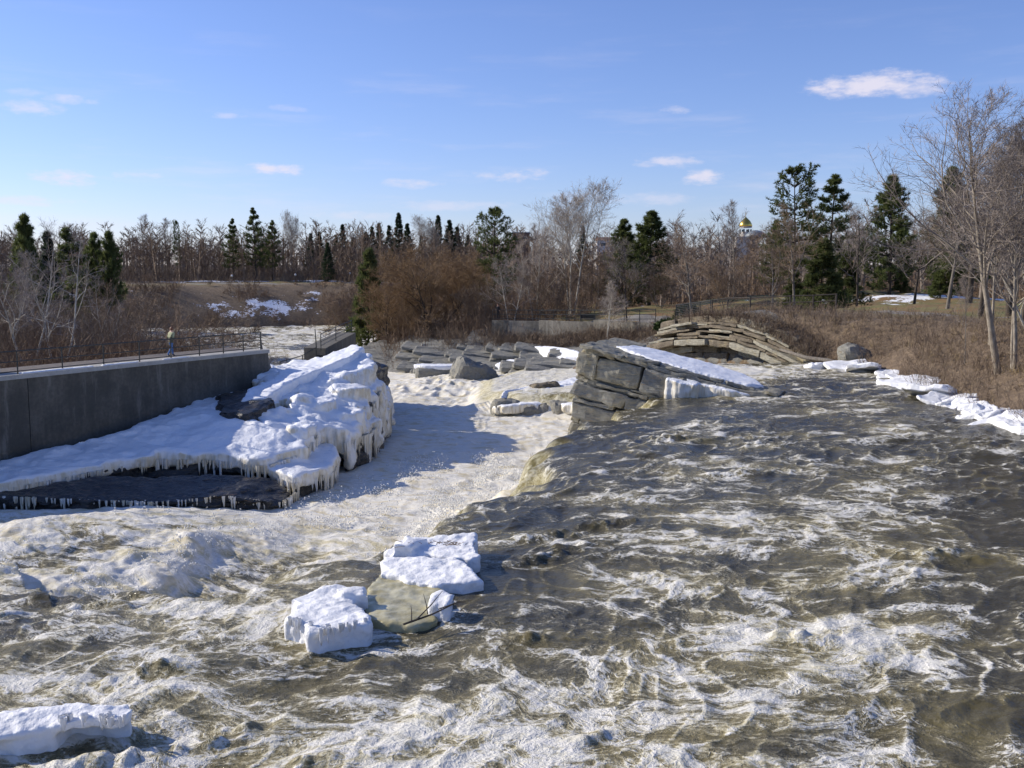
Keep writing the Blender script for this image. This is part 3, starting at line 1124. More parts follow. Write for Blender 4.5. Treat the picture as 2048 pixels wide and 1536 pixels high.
def rockbody(bm):
    dn = lambda p, d: [q - np.array([0, 0, d]) for q in p]
    prism(bm, grow(dn(S1, .35), -.35), -3.3)
    prism(bm, grow(dn(S2, .4), -.2), -4.4)
    prism(bm, grow(dn(S3, .3), -.3), -3.4)
    prism(bm, grow(dn(S4, .4), -.2), -6.2)
    prism(bm, grow(dn(S5, .5), -.5), -6.2)
    prism(bm, CORE, -6.5)
    prism(bm, S7, -6.5)
    prism(bm, jag(PP([(436, 785, -.3), (490, 776, -.15), (545, 795, -.35), (540, 812, -.6), (495, 826, -.78), (436, 822, -.8)]), .5, .12), -2.6)


def wetbody(bm):
    prism(bm, S6, -6.4)


child(rough_rock('rock_body', rockbody, .22, M['rock_wet'], None, 11, .22, .16), lr)
child(rough_rock('wet_ledge', wetbody, .13, M['rock_wet'], None, 31, .12, .30), lr)


def snowbody(bm):
    s1 = jag(S1, .9, .16, 1)
    prism(bm, s1, [q[2] - .75 for q in s1])
    prism(bm, grow(S5, .12), [q[2] - .75 for q in S5])


def icebody(bm):
    for S_k, g_, h_, sd in ((S2, .1, 1.05, 2), (S3, .1, 1.1, 3), (S4, .15, 1.8, 4)):
        s_k = jag(grow(S_k, g_), .8, .2, sd)
        prism(bm, s_k, [q[2] - h_ * (.75 + .5 * abs(math.sin(k * 1.7))) for k, q in enumerate(s_k)])
    fill = jag(PP([(600, 772, -.15), (735, 718, .95), (762, 762, -.3), (772, 800, -1.5), (700, 862, -2.15), (640, 852, -1.75), (590, 832, -1.25)]), .9, .15, 8)
    prism(bm, fill, [q[2] - 1.6 for q in fill])
    # bulges of frozen spray
    for (px, py, z, r, h) in [(545, 770, -.1, .9, .9), (520, 800, -.5, .7, .6), (600, 790, -.4, 1.0, .8), (700, 770, -.1, 1.2, 1.2), (735, 760, -.3, 1.3, 1.6), (640, 800, -.7, 1.0, .9), (600, 850, -1.4, .8, .6), (690, 820, -1.3, 1.2, 1.4), (740, 790, -1.2, .9, 1.4)]:
        c = P(px, py, z)
        ring = [c + np.array([r * math.cos(a), r * math.sin(a), 0]) for a in np.linspace(0, 2 * math.pi, 10)[:-1]]
        prism(bm, ring, c[2] - h)


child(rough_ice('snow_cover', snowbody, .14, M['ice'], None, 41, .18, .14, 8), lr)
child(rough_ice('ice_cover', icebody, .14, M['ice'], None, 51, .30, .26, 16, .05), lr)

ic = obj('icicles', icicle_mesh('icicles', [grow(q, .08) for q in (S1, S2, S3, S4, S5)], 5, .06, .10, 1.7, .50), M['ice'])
tag(child(ic, lr), kind='stuff')
ic = obj('icicles', icicle_mesh('icicles', [grow(S6, .10)], 6, .07, .15, 1.0, .12), M['ice'])
tag(child(ic, lr), kind='stuff')


def crestsnow(bm):
    q = PP([(560, 742, .62), (620, 722, .98), (665, 706, 1.38), (705, 688, 1.82), (728, 694, 1.72), (700, 712, 1.38), (655, 730, .95), (600, 752, .5), (530, 795, -.3), (480, 800, -.4), (500, 775, 0), (540, 760, .25)])
    prism(bm, q, [z[2] - .8 for z in q])
    q = PP([(440, 735, .4), (545, 728, .65), (560, 745, .5), (500, 752, .3), (440, 750, .25)])
    prism(bm, q, [z[2] - .8 for z in q])


child(rough_ice('crest_snow', crestsnow, .11, M['snow'], None, 61, .12, .04, 5), lr)
# ------------------------------------------------------------------ concrete wall, path and railings
wl = empty('concrete_wall', (*WALL_A, 0))
tag(wl, 'tall stained concrete retaining wall under the walkway', 'wall')
wrot = math.atan2(WALL_D[1], WALL_D[0])


def wpt(s_, back, z):
    q = WALL_A + WALL_D * s_ + WALL_N * back
    return np.array([q[0], q[1], z])


WL = float(np.linalg.norm(WALL_B - WALL_A))
for (a_, b_) in ((-16, -8.02), (-7.98, 1.38), (1.42, WL)):
    mb = MB()
    mb.box(wpt((a_ + b_) / 2, .55, (PATH_Z - .22 - 5.5) / 2), (b_ - a_, 1.1, PATH_Z - .22 + 5.5), wrot)
    child(obj('wall_panel', mb.mesh('wall_panel'), M['concrete']), wl)
mb = MB()
mb.box(wpt((WL - 16) / 2, .52, PATH_Z - .11), (WL + 16 + .1, 1.2, .22), wrot)
child(obj('coping', mb.mesh('coping'), M['coping']), wl)
# returning end wall with sloping top
e0, e1 = wpt(WL, 0, 0), wpt(WL + 1.6, .9, 0)
mb = MB()
V = []
for q, z in ((wpt(WL + .05, .1, 0), PATH_Z - .3), (wpt(WL + 2.2, 1.6, 0), .2), (wpt(WL + 1.6, 2.3, 0), .2), (wpt(WL + .05, 1.05, 0), PATH_Z - .3)):
    V.append((q[0], q[1], z))
V += [(q[0], q[1], -5) for q in V]
mb.add(V, [(0, 1, 2, 3), (7, 6, 5, 4), (0, 4, 5, 1), (1, 5, 6, 2), (2, 6, 7, 3), (3, 7, 4, 0)])
child(obj('end_wall', mb.mesh('end_wall'), M['concrete']), wl)

mb = MB()
mb.box(wpt((WL - 16) / 2, 2.45, PATH_Z - .16), (WL + 16, 2.6, .3), wrot)
M['asphalt'] = noise_mat('path_asphalt', [(0, (.09, .08, .07)), (1, (.20, .17, .15))], 3.0)
tag(obj('path', mb.mesh('path'), M['asphalt']), kind='structure')
ps = empty('path_snow', (*wpt(4, .6, PATH_Z)[:2], PATH_Z))
tag(ps, 'thin strip of snow lying on the wall top under the railing', 'snow')
rng = np.random.default_rng(4)
for (a_, b_, w_) in ((1.3, 5.6, .35), (6.2, 8.7, .22), (10.5, 12.6, .15), (-6, -1.0, .3)):
    ring = []
    nn = 14
    for k in range(nn):
        ring.append(wpt(a_ + (b_ - a_) * k / (nn - 1), .12 + .05 * rng.random(), PATH_Z + .05))
    for k in range(nn):
        ring.append(wpt(b_ - (b_ - a_) * k / (nn - 1), .2 + w_ * (rng.random() * .6 + .5), PATH_Z + .05))
    child(rough_ice('snow_patch', lambda bm: prism(bm, ring, PATH_Z - .06), .06, M['snow'], None, 3, .02, 0, 1, .01), ps)


def railing(name, label, pts, height=1.15, rails=(1.0, .55, .12), pr=.035, rr=.026, mat=None, group=None, n=6, cap=True):
    """a run of posts joined by rails; pts are the feet of the posts"""
    pts = [np.array(q, float) for q in pts]
    o = empty(name, pts[0])
    tag(o, label, 'railing', group)
    o0 = pts[0]
    mb = MB()
    mb.tube([(0, 0, -.05), (0, 0, height)], pr, n)
    pm = mb.mesh('post')
    pm.materials.append(mat or M['rail'])
    for q in pts:
        p_ = bpy.data.objects.new('post', pm)
        col.objects.link(p_)
        p_.parent = o
        p_.location = tuple(q - o0)
    for f in rails:
        mb = MB()
        mb.tube([q - o0 + np.array([0, 0, height * f]) for q in pts], rr if f < .99 else rr * 1.25, n)
        obj('rail', mb.mesh('rail'), mat or M['rail'], o)
    return o


def wall_s(px):
    u = (px - 1024) / FPX
    c_ = math.cos(TILT) + (768 - 700) / FPX * math.sin(TILT)
    u = u / c_
    # (Ax + Dx s) = u (Ay + Dy s)
    return (u * WALL_A[1] - WALL_A[0]) / (WALL_D[0] - u * WALL_D[1])


posts = [wall_s(p_) for p_ in (-160, -55, 41, 131, 214, 286, 349, 406, 454, 494, 529)]
railing('walkway_railing', 'long dark metal railing with three rails along the concrete wall', [wpt(s_, .3, PATH_Z) for s_ in posts])
# stairs railing and lower landing
railing('stair_railing', 'dark metal railing sloping down the steps at the end of the wall', [wpt(WL - .1, .55, PATH_Z), wpt(WL + 1.2, 1.6, PATH_Z - 1.0), wpt(WL + 2.4, 2.4, PATH_Z - 2.1)], 1.15, (1.0, .55))
lowp = [PD(560, 728, 71.5), PD(605, 724, 73), PD(632, 712, 75)]
for q in lowp:
    q[2] = -.55 + (q[1] - 71.5) * .22
railing('landing_railing', 'low dark railing on the landing behind the snowy crest', lowp, 1.2, (1.0, .3))
lp2 = [PD(642, 700, 76), PD(672, 690, 82), PD(704, 680, 88)]
for k_, q in enumerate(lp2):
    q[2] = CAM_H - (698 - 16 * k_ - 545) / FPX * q[1]
railing('ramp_railing', 'dark railing climbing away behind the snowy crest', lp2, 1.15, (1.0, .75, .5, .25))
mb = MB()
q0, q1, q2 = lp2
mb2 = MB()
V = []
for q in (q0, q1, q2):
    V += [(q[0] + .3, q[1] + .2, q[2] - 4.6), (q[0] + .3, q[1] + .2, q[2] + .05), (q[0] - 1.5, q[1] + 1.0, q[2] + .05), (q[0] - 1.5, q[1] + 1.0, q[2] - 4.6)]
F = []
for i in range(2):
    for k in range(4):
        F.append((i * 4 + k, i * 4 + (k + 1) % 4, i * 4 + 4 + (k + 1) % 4, i * 4 + 4 + k))
F += [(3, 2, 1, 0), (8, 9, 10, 11)]
mb2.add(V, F)
ln = obj('ramp_wall', mb2.mesh('ramp_wall'), M['concrete'])
tag(ln, 'dark concrete ramp wall under the climbing railing', 'wall')
sp = PD(632, 690, 75.5)
sg = empty('sign_post', (sp[0], sp[1], -.2))
tag(sg, 'thin dark pole on the landing behind the snowy crest', 'pole')
mb = MB()
mb.tube([(0, 0, -.5), (0.02, 0, 1.7), (-.05, 0, 3.0)], [.05, .045, .035])
obj('pole', mb.mesh('pole'), M['rail'], sg)
mb = MB()
mb.box((.5, .05, .65), (1.0, .08, .75))
sg_panel = obj('panel', mb.mesh('panel'), M['rail'], sg)
mb = MB()
mb.box((.0, -.06, .55), (.12, .05, .28))
obj('notice', mb.mesh('notice'), plain('white_paint', (.75, .75, .74), .6), sg_panel)
# box-framed panel at the left edge of the walkway
bx_ = wpt(wall_s(-8), 2.0, PATH_Z)
pb = empty('display_panel', bx_, wrot)
tag(pb, 'dark panel with pale metal frame standing on the walkway at the left edge', 'panel')
mb = MB(); mb.box((0, 0, .52), (3.0, .06, .70)); obj('board', mb.mesh('board'), M['rail'], pb)
M['galv'] = plain('galvanised', (.45, .46, .46), .45, .6)
for (c_, s_) in (((0, 0, .90), (3.1, .1, .06)), ((1.52, 0, .45), (.06, .1, .90)), ((-1.52, 0, .45), (.06, .1, .90))):
    mb = MB(); mb.box(c_, s_); obj('frame', mb.mesh('frame'), M['galv'], pb)

# ------------------------------------------------------------------ tilted rock in mid river
cr0 = np.array([3.95, 56.2, 3.0])
ca_ = np.array([.93, -.367, 0])
ca_ = ca_ / np.linalg.norm(ca_)
dip = R(12.5)
A_ = np.array([ca_[0] * math.cos(dip), ca_[1] * math.cos(dip), -math.sin(dip)])
B_ = np.array([-ca_[1], ca_[0], 0])
C_ = np.cross(A_, B_)
cr = empty('tilted_rock', (6, 56, -1))
tag(cr, 'big tilted slab of layered grey rock standing between the falls', 'rock')
rng = np.random.default_rng(77)
depth_c = 0.0
LAYERS = [(.16, 2.6, .10), (.26, 3.2, .0), (1.32, 2.3, .16), (.14, 2.3, -.06), (.18, 2.6, .04), (.12, 1.6, -.1), (.74, 2.6, .10), (.12, 1.9, -.12), (.22, 2.4, -.02), (.95, 3.0, -.04), (.3, 1.2, -.2), (.9, 1.8, -.1), (.9, 1.4, -.1), (1.0, 1.6, -.1)]
for li, (th, ln_, pro) in enumerate(LAYERS):
    a_ = -.10 + rng.random() * .12 - (.12 if li in (2, 6) else 0) + (.15 if li > 6 else 0)
    first = True
    while a_ < 11:
        L_ = ln_ * (.45 + 1.1 * rng.random() ** 1.3)
        out = pro + rng.normal() * .13
        dp = 2.6
        cen = cr0 + A_ * (a_ + L_ / 2) + B_ * (dp / 2 - out) - C_ * (depth_c + th / 2)
        if cen[2] + th * .5 < .25 and a_ > 5.0:
            break
        mat_ = M['rock'] if (a_ < 2.2 and li < 5) or rng.random() < .25 else M['rock_grey']
        tj = rng.normal() * .025
        ax = [A_ + C_ * tj, B_ + A_ * rng.normal() * .06, C_ - A_ * (tj + rng.normal() * .16)]
        child(block('rock_block', cen, ax, (L_ + .0, dp, th + .01), mat_, None, 1000 + li * 40 + int(a_ * 7), .13, 22 if th < .5 else 15, 10), cr)
        if first:
            for bb in (2.6, 4.9):
                cen2 = cr0 + A_ * (a_ + 1.0) + B_ * (bb + 1.2 - .1 * rng.random()) - C_ * (depth_c + th / 2)
                child(block('rock_block', cen2, ax, (2.0, 2.3, th - .035), M['rock'], None, 3000 + li * 9 + int(bb), .08, 7, 3), cr)
        first = False
        a_ += L_
    depth_c += th


def corebody(bm):
    top = [cr0 + A_ * a + B_ * b_ - C_ * .15 for a, b_ in ((.6, 1.2), (9.0, 1.0), (9.4, 4), (8, 5.0), (3, 5.2), (.5, 5.2))]
    prism(bm, top, -5.5)


child(rough_rock('rock_core', corebody, .2, M['rock_grey'], None, 91, .12, .06), cr)


def stripsnow(bm):
    q = [cr0 + A_ * a + B_ * b_ + C_ * .10 for a, b_ in ((1.3, 2.2), (3.5, 1.0), (5.5, .45), (7.6, .30), (9.4, .3), (10.0, 1.5), (9.4, 3.2), (8.2, 4.6), (6.0, 5.3), (3.5, 5.5), (1.8, 4.6))]
    for z in q:
        z[2] = max(z[2], .62)
    prism(bm, q, [z[2] - .5 for z in q])


child(rough_ice('snow_strip', stripsnow, .09, M['snow'], None, 93, .05, .03, 3, .015), cr)


def iceskirt(bm):
    for poly in (((5.1, -.55, .55), (6.0, -.75, .6), (6.9, -.5, .5), (6.8, .8, .25), (5.2, .8, .3)), ((6.7, -.2, .45), (8.0, -.35, .40), (9.6, -.2, .3), (10.2, .6, .15), (9.8, 1.6, .05), (6.8, 1.0, .2))):
        q = [cr0 + A_ * a + B_ * b_ - C_ * d_ for a, b_, d_ in poly]
        prism(bm, jag(q, .4, .06), 0.0)


child(rough_ice('ice_skirt', iceskirt, .08, M['ice'], None, 95, .12, .10, 3), cr)

# ------------------------------------------------------------------ ice floes lodged in the foreground
def floe(name, label, polys, seed, vs=.045, mat=None, amp=.06, rib=.06, extra=None):
    pts = np.concatenate([np.array(p[0]) for p in polys])
    o = empty(name, (float(pts[:, 0].mean()), float(pts[:, 1].mean()), 0))
    tag(o, label, 'ice floe')

    def bld(bm):
        for k, (p, h) in enumerate(polys):
            prism(bm, jag(p, .25, .07, seed + k), h)
    child(rough_ice('ice_body', bld, vs, mat or M['floe'], None, seed, amp, rib, 4, .04), o)
    return o


fl = floe('ice_floe', 'larger white ice floe with brown twigs frozen in, at the brink of the falls',
          [(PP([(775, 1112, .30), (790, 1082, .42), (850, 1072, .48), (945, 1066, .52), (957, 1078, .48), (955, 1110, .38), (930, 1118, .32), (860, 1106, .36), (800, 1115, .28)]), -.6),
           (PP([(755, 1135, .2), (775, 1112, .34), (850, 1108, .40), (925, 1118, .36), (945, 1150, .25), (968, 1163, .2), (890, 1168, .2), (830, 1163, .2), (765, 1147, .2)]), -.5),
           (PP([(790, 1090, .55), (815, 1074, .60), (850, 1076, .55), (830, 1090, .52)]), -.2)], 201)
fl2 = floe('ice_floe', 'thick white ice floe with ribbed front edge, left of the drowned yellow ice',
           [(PP([(580, 1238, .26), (594, 1196, .28), (650, 1168, .30), (722, 1172, .30), (728, 1192, .27), (705, 1205, .25), (743, 1228, .26), (745, 1243, .26), (642, 1262, .26)]), -.5),
            (PP([(676, 1172, .42), (722, 1174, .42), (726, 1188, .38), (690, 1190, .38)]), 0)], 211)
fl3 = floe('ice_floe', 'small white lump of ice on the right rim of the drowned yellow ice',
           [(PP([(858, 1187, .36), (888, 1178, .42), (903, 1190, .36), (892, 1210, .3), (868, 1206, .3)]), -.4)], 221, .035)
fl4 = floe('drowned_ice', 'flat yellowish ice sheet awash between two white floes',
           [(PP([(760, 1148, .11), (830, 1163, .11), (885, 1172, .11), (893, 1195, .10), (903, 1212, .06), (850, 1248, .04), (790, 1250, .05), (745, 1240, .08), (730, 1205, .09), (725, 1172, .10)]), -.35)], 231, .06, M['wet_ice'], .03, .02)
fl5 = floe('ice_shelf', 'long white ice shelf with a dark gap under it, in the near left corner',
           [(PP([(-80, 1440, .34), (60, 1412, .40), (120, 1404, .44), (250, 1406, .44), (262, 1422, .38), (256, 1440, .34), (190, 1436, .36), (110, 1446, .32), (60, 1470, .24), (-80, 1486, .2)]), .16),
            (PP([(-80, 1440, .2), (60, 1412, .25), (250, 1408, .26), (254, 1436, .22), (205, 1436, .24), (180, 1425, .26), (130, 1428, .26), (100, 1452, .24), (50, 1470, .15), (-80, 1488, .1)]), -.6)], 241, .04)
for f_, poly in ((fl2, [(580, 1240, .26), (642, 1263, .26), (745, 1243, .26)]), (fl5, [(110, 1440, .3), (200, 1440, .34), (258, 1438, .32)])):
    q = PP(poly)
    tri = q + [q[1] + np.array([0, .6, 0])]
    ic = obj('icicles', icicle_mesh('icicles', [tri], 8, .035, .04, .22, .05, True), M['floe'])
    tag(child(ic, f_), kind='stuff')
# drift branch caught on the drowned ice
bp = P(845, 1240, .2)
mb = MB()
rng = np.random.default_rng(9)
for (q0_, q1_, r_) in (((-.35, -.25, 0), (.75, .45, .25), .022), ((-.1, -.1, .05), (.35, .65, .38), .015), ((.1, .05, .1), (.0, .25, .45), .012), ((.3, .2, .15), (1.0, .35, .3), .012), ((-.2, -.15, .02), (-.25, .25, .2), .014)):
    a_, b_ = np.array(q0_), np.array(q1_)
    mb.tube([a_, a_ * .5 + b_ * .5 + rng.normal(size=3) * .03, b_], [r_, r_ * .8, r_ * .3], 5)
tag(obj('drift_branch', mb.mesh('drift_branch'), M['bark_dark'], None, bp), 'dark bare branch stranded on the edge of the drowned ice', 'branch')
mb = MB()
for k in range(46):
    a_ = np.array([rng.normal() * .45, rng.normal() * .10, 0])
    b_ = a_ + np.array([rng.normal() * .12, rng.normal() * .05, .02 + rng.random() * .05])
    mb.tube([a_, b_], [.008, .004], 3)
q = P(895, 1088, .68)
tag(child(obj('frozen_twigs', mb.mesh('frozen_twigs'), M['brush_red'], None, q), fl), kind='stuff')

# ------------------------------------------------------------------ rocks at the far cascade
def boulder(name, px, py, y, size, label, mat, seed, rz=0, tilt=0, group=None, rough=.22, k=4):
    c = PD(px, py, y)
    ca, sa = math.cos(rz), math.sin(rz)
    ct, st = math.cos(tilt), math.sin(tilt)
    ax = [(ca * ct, sa * ct, -st), (-sa, ca, 0), (ca * st, sa * st, ct)]
    o = block(name, c, ax, size, mat, None, seed, rough, k, 8)
    tag(o, label, 'rock', group)
    return o


boulder('boulder', 1012, 822, 82, (2.4, 2.2, 2.0), 'grey boulder at the left foot of the far cascade', M['rock_grey'], 501, .2, .1)
boulder('boulder', 1072, 826, 81.4, (3.0, 2.2, 1.7), 'grey boulder in the middle of the row below the far cascade', M['rock_grey'], 502, -.1, -.05)
boulder('boulder', 1128, 826, 81, (2.6, 2.2, 2.2), 'grey boulder nearest the tilted rock below the far cascade', M['rock_grey'], 503, .3, .1)
boulder('boulder', 1090, 783, 86, (2.6, 2.0, 1.6), 'brownish boulder poking out of the white cascade', M['rock_warm'], 504, .1, -.1)
bb = boulder('rock_prow', 945, 758, 101, (4.6, 4.0, 3.6), 'grey wedge of rock left of the far cascade', M['rock_grey'], 505, .3, .42, rough=.35)
sl = empty('flat_slab', PD(880, 748, 106))
tag(sl, 'low flat rock topped with snow at the far end of the pool', 'rock')
q = PD(880, 748, 106)
child(block('rock_body', q, [(1, .1, 0), (-.1, 1, 0), (0, 0, 1)], (5.2, 3, 1.6), M['rock_grey'], None, 506, .15, 6, 8), sl)
ring = [q + np.array([2.6 * math.cos(a) * (1 + .15 * math.sin(5 * a)), 1.5 * math.sin(a), 1.0]) for a in np.linspace(0, 2 * math.pi, 16)[:-1]]
child(rough_ice('snow_cap', lambda bm: prism(bm, ring, q[2] + .5), .1, M['snow'], None, 507, .08, .05, 2), sl)
# ice sheet draped over the far shelf
def drape(bm):
    q = PP([(1010, 778, -2.75), (1060, 770, -2.7), (1160, 752, -2.3), (1180, 790, -3.0), (1168, 812, -3.4), (1100, 806, -3.5), (1010, 812, -3.7), (985, 812, -3.8)])
    prism(bm, q, [z[2] - .7 for z in q])
sh = rough_ice('cascade_ice', drape, .13, M['ice'], None, 511, .18, .2, 3)
tag(sh, 'white sheet of ice draped over the shelf of the far cascade', 'ice')
# shale ledges of the grey slope behind the pool
sh_ = empty('shale_slope', (-4, 114, -4))
tag(sh_, 'grey sloping ledges of shale behind the pool', 'rock')
rng = np.random.default_rng(31)
def hit(px, py, y0=96, y1=170):
    ys = np.arange(y0, y1, .2)
    d = pix_dir(px, py)
    tt_ = ys / d[1]
    zz = CAM_H + d[2] * tt_
    gg = ground_z(d[0] * tt_, ys)
    k = np.argmax(gg >= zz)
    return np.array([d[0] * tt_[k], ys[k], gg[k]]) if gg[k] >= zz[k] else None
for py in np.arange(697, 752, 6.5):
    px = 765 + rng.random() * 20
    while px < 1165:
        L_ = 3.0 + 4.5 * rng.random()
        q = hit(px, py + (px - 960) * .035)
        if q is not None:
            rz = -.12 + rng.normal() * .08
            dipr = -.10 + rng.normal() * .04
            ax = [(math.cos(rz), math.sin(rz), dipr), (-math.sin(rz), math.cos(rz), .16), (-dipr * math.cos(rz), -.16, 1)]
            child(block('shale_ledge', q + np.array([0, .9, -.10]), ax, (L_ * 1.3, 3.2, .34 + .2 * rng.random()), M['rock_grey'], None, 9000 + int(px) + int(py) * 7, .17, 14, 7), sh_)
        px += L_ / 112 * FPX * .9
# snow patches on the grey slope
for k_, (poly, lab) in enumerate((([(1065, 701), (1120, 703), (1158, 712), (1160, 722), (1110, 727), (1085, 712)], 'tongue of snow on the grey slope above the far cascade'),
                                  ([(988, 738), (1020, 727), (1050, 730), (1052, 736), (1010, 746)], 'narrow snow patch on the grey slope above the wedge of rock'))):
    ring = []
    for (px, py) in poly:
        best = None
        for yy in np.arange(100, 150, .25):
            p_ = PD(px, py, yy)
            if ground_z(p_[0], p_[1])[0] >= p_[2]:
                best = p_
                break
        ring.append((best if best is not None else PD(px, py, 115)) + np.array([0, -.5, .62]))
    s_ = rough_ice('snow_patch', lambda bm: prism(bm, ring, [r_[2] - 1.2 for r_ in ring]), .14, M['snow'], None, 520 + k_, .06, .03, 2)
    tag(s_, lab, 'snow')

# ------------------------------------------------------------------ arched rock strata on the far bank
ar = empty('arched_strata', (16, 77, .5))
tag(ar, 'arched layers of brown rock forming the far bank above the water', 'rock')
c0, c1 = np.array([12.3, 85.0]), np.array([22.0, 66.3])
LA = float(np.linalg.norm(c1 - c0))
da = (c1 - c0) / LA
dn = np.array([-da[1], da[0]])
if dn[0] < 0:
    dn = -dn                                   # into the hill
rng = np.random.default_rng(5)
off = 0.0
for li, (th, ln_, pro) in enumerate([(.5, 1.6, -.75), (.16, 2.6, -.4), (.10, 2.8, -.65), (.20, 3.4, -.2), (.09, 3.0, -.55), (.14, 3.4, -.15), (.10, 2.8, -.6), (.22, 3.6, -.05), (.09, 3.0, -.5), (.16, 3.2, .0), (.10, 3.0, -.5), (.44, 3.0, .12), (.10, 2.0, -.5), (.5, 2.6, -1.0), (.8, 2.4, -1.1)]):
    a_ = -1.0 + rng.random() * .5
    while a_ < LA + 1.2:
        L_ = ln_ * (.6 + .9 * rng.random())
        am = a_ + L_ / 2
        z = 3.6 - .020 * (am - 7.5) ** 2 * (1 if am > 7.5 else .7) - off - th / 2
        sl_ = -2 * .020 * (am - 7.5) * (1 if am > 7.5 else .7)
        a_ += L_
        if z < -.9 or rng.random() < .10:
            continue
        out = pro + rng.normal() * .19 - .8 * max(0, am - 14) / 6
        q2 = c0 + da * am + dn * (.9 - out)
        n_ = math.hypot(1, sl_)
        ax = [(da[0] / n_, da[1] / n_, sl_ / n_), (dn[0], dn[1], 0), (-da[0] * sl_ / n_, -da[1] * sl_ / n_, 1 / n_)]
        mt = M['rock_warm'] if rng.random() < .65 else M['rock']
        child(block('rock_layer', (q2[0], q2[1], z), ax, (L_ + .03, 1.8, th + .02), mt, None, 7000 + li * 60 + int(am * 3), .085, 24, 7), ar)
    off += th
ob = boulder('boulder', 1706, 712, 67, (1.6, 1.5, 1.5), 'round grey boulder at the right end of the arched strata', M['rock_grey'], 531, .3)
# drift log at the water's edge
mb = MB()
la, lb = PD(1560, 706, 71), PD(1700, 738, 65.5)
la[2] += .25
lb[2] += .15
mb.tube([la, la * .6 + lb * .4 + np.array([0, 0, -.12]), la * .3 + lb * .7 + np.array([0, 0, .05]), lb], [.10, .14, .15, .17], 7)
tag(obj('drift_log', mb.mesh('drift_log', True), M['bark_grey']), 'grey drift log slanting down the arched rocks to the water', 'log')

# ------------------------------------------------------------------ shore ice along the right bank
si = empty('shore_ice', (21, 52, .7))
tag(si, 'broken white ice shelf along the foot of the right bank', 'ice')
rng = np.random.default_rng(12)
edge = [(1690, 738), (1740, 742), (1790, 757), (1825, 775), (1870, 795), (1905, 812), (1945, 828), (1985, 842), (2030, 858), (2090, 880), (2150, 905)]
for k in range(34):
    f = k / 33 * (len(edge) - 1)
    i = min(int(f), len(edge) - 2)
    px = edge[i][0] + (edge[i + 1][0] - edge[i][0]) * (f - i)
    py = edge[i][1] + (edge[i + 1][1] - edge[i][1]) * (f - i)
    c = P(px, py, .78 + .18 * rng.random())
    sx = 1.0 + 1.2 * rng.random()
    rz = rng.normal() * .5 + 1.2
    h = .14 + .26 * rng.random()
    tl = rng.normal() * .14
    ax = [(math.cos(rz), math.sin(rz), tl), (-math.sin(rz) + rng.normal() * .3, math.cos(rz), rng.normal() * .12), (-tl * math.cos(rz), -tl * math.sin(rz), 1)]
    child(block('ice_block', c + np.array([.4 + .7 * rng.random() * (k % 3), 0, 0]), ax, (sx * 1.5, sx, h), M['floe'], None, 8000 + k, .16, 9, 7, False), si)
hb_ = boulder('ice_lump', 1632, 737, 66, (1.5, 1.0, .55), 'white ice lump in the water near the drift log', M['floe'], 541, .2)
hb_['category'] = 'ice'

# ------------------------------------------------------------------ trees
def nrm(v):
    return v / (np.linalg.norm(v, axis=-1, keepdims=True) + 1e-9)


def paths(P0, D0, L, K, wig, up, rng):
    pts = [P0]
    d = D0
    p = P0
    upv = np.array([0, 0, 1.0])
    for k in range(K):
        d = nrm(d + rng.normal(size=d.shape) * wig + upv * up)
        p = p + d * (L / K)[:, None]
        pts.append(p)
    return np.stack(pts, 1)


def tubes(pts, r0, r1, S):
    n, K1, _ = pts.shape
    T = np.gradient(pts, axis=1)
    T = nrm(T)
    ref = np.where(np.abs(T[..., 2:3]) > .8, np.array([1.0, 0, 0]), np.array([0, 0, 1.0]))
    a = nrm(np.cross(T, ref))
    b = np.cross(T, a)
    f = np.linspace(0, 1, K1)[None, :, None, None]
    r = r0[:, None, None, None] * (1 - f) + r1[:, None, None, None] * f
    ang = np.arange(S) * 2 * np.pi / S
    V = pts[:, :, None, :] + r * (np.cos(ang)[None, None, :, None] * a[:, :, None, :] + np.sin(ang)[None, None, :, None] * b[:, :, None, :])
    V = V.reshape(-1, 3)
    base = (np.arange(n) * K1 * S)[:, None, None]
    kk = (np.arange(K1 - 1) * S)[None, :, None]
    ss = np.arange(S)[None, None, :]
    s2 = (ss + 1) % S
    q = np.stack([base + kk + ss, base + kk + s2, base + kk + S + s2, base + kk + S + ss], -1).reshape(-1, 4)
    return V, q


def spawn(pts, L, R0, R1, m, f0, f1, ang, ratio, rng, prof=None, jit=.35):
    n, K1, _ = pts.shape
    i = np.repeat(np.arange(n), m)
    j = np.tile(np.arange(m), n)
    f = f0 + (f1 - f0) * (j + rng.random(len(i))) / m
    x = f * (K1 - 1)
    k = np.clip(x.astype(int), 0, K1 - 2)
    w = (x - k)[:, None]
    p = pts[i, k] * (1 - w) + pts[i, k + 1] * w
    T = nrm(pts[i, k + 1] - pts[i, k])
    ref = np.where(np.abs(T[:, 2:3]) > .8, np.array([1.0, 0, 0]), np.array([0, 0, 1.0]))
    a = nrm(np.cross(T, ref))
    b = np.cross(T, a)
    az = j * 2.4 + rng.random(n)[i] * 6.28 + rng.normal(size=len(i)) * .5
    th = ang * (1 + jit * rng.normal(size=len(i)) * .6)
    d = T * np.cos(th)[:, None] + (a * np.cos(az)[:, None] + b * np.sin(az)[:, None]) * np.sin(th)[:, None]
    pr = prof(f) if prof is not None else (1.1 - .65 * f)
    ln = L[i] * ratio * pr * (.7 + .6 * rng.random(len(i)))
    r = (R0[i] * (1 - f) + R1[i] * f) * .62
    return p, d, ln, r


def slivers(p, d, L, w, rng):
    d = nrm(d)
    s = nrm(np.cross(d, rng.normal(size=d.shape)))
    V = np.stack([p - s * w[:, None] * .5, p + s * w[:, None] * .5, p + d * L[:, None]], 1).reshape(-1, 3)
    F = np.arange(len(V)).reshape(-1, 3)
    return V, F


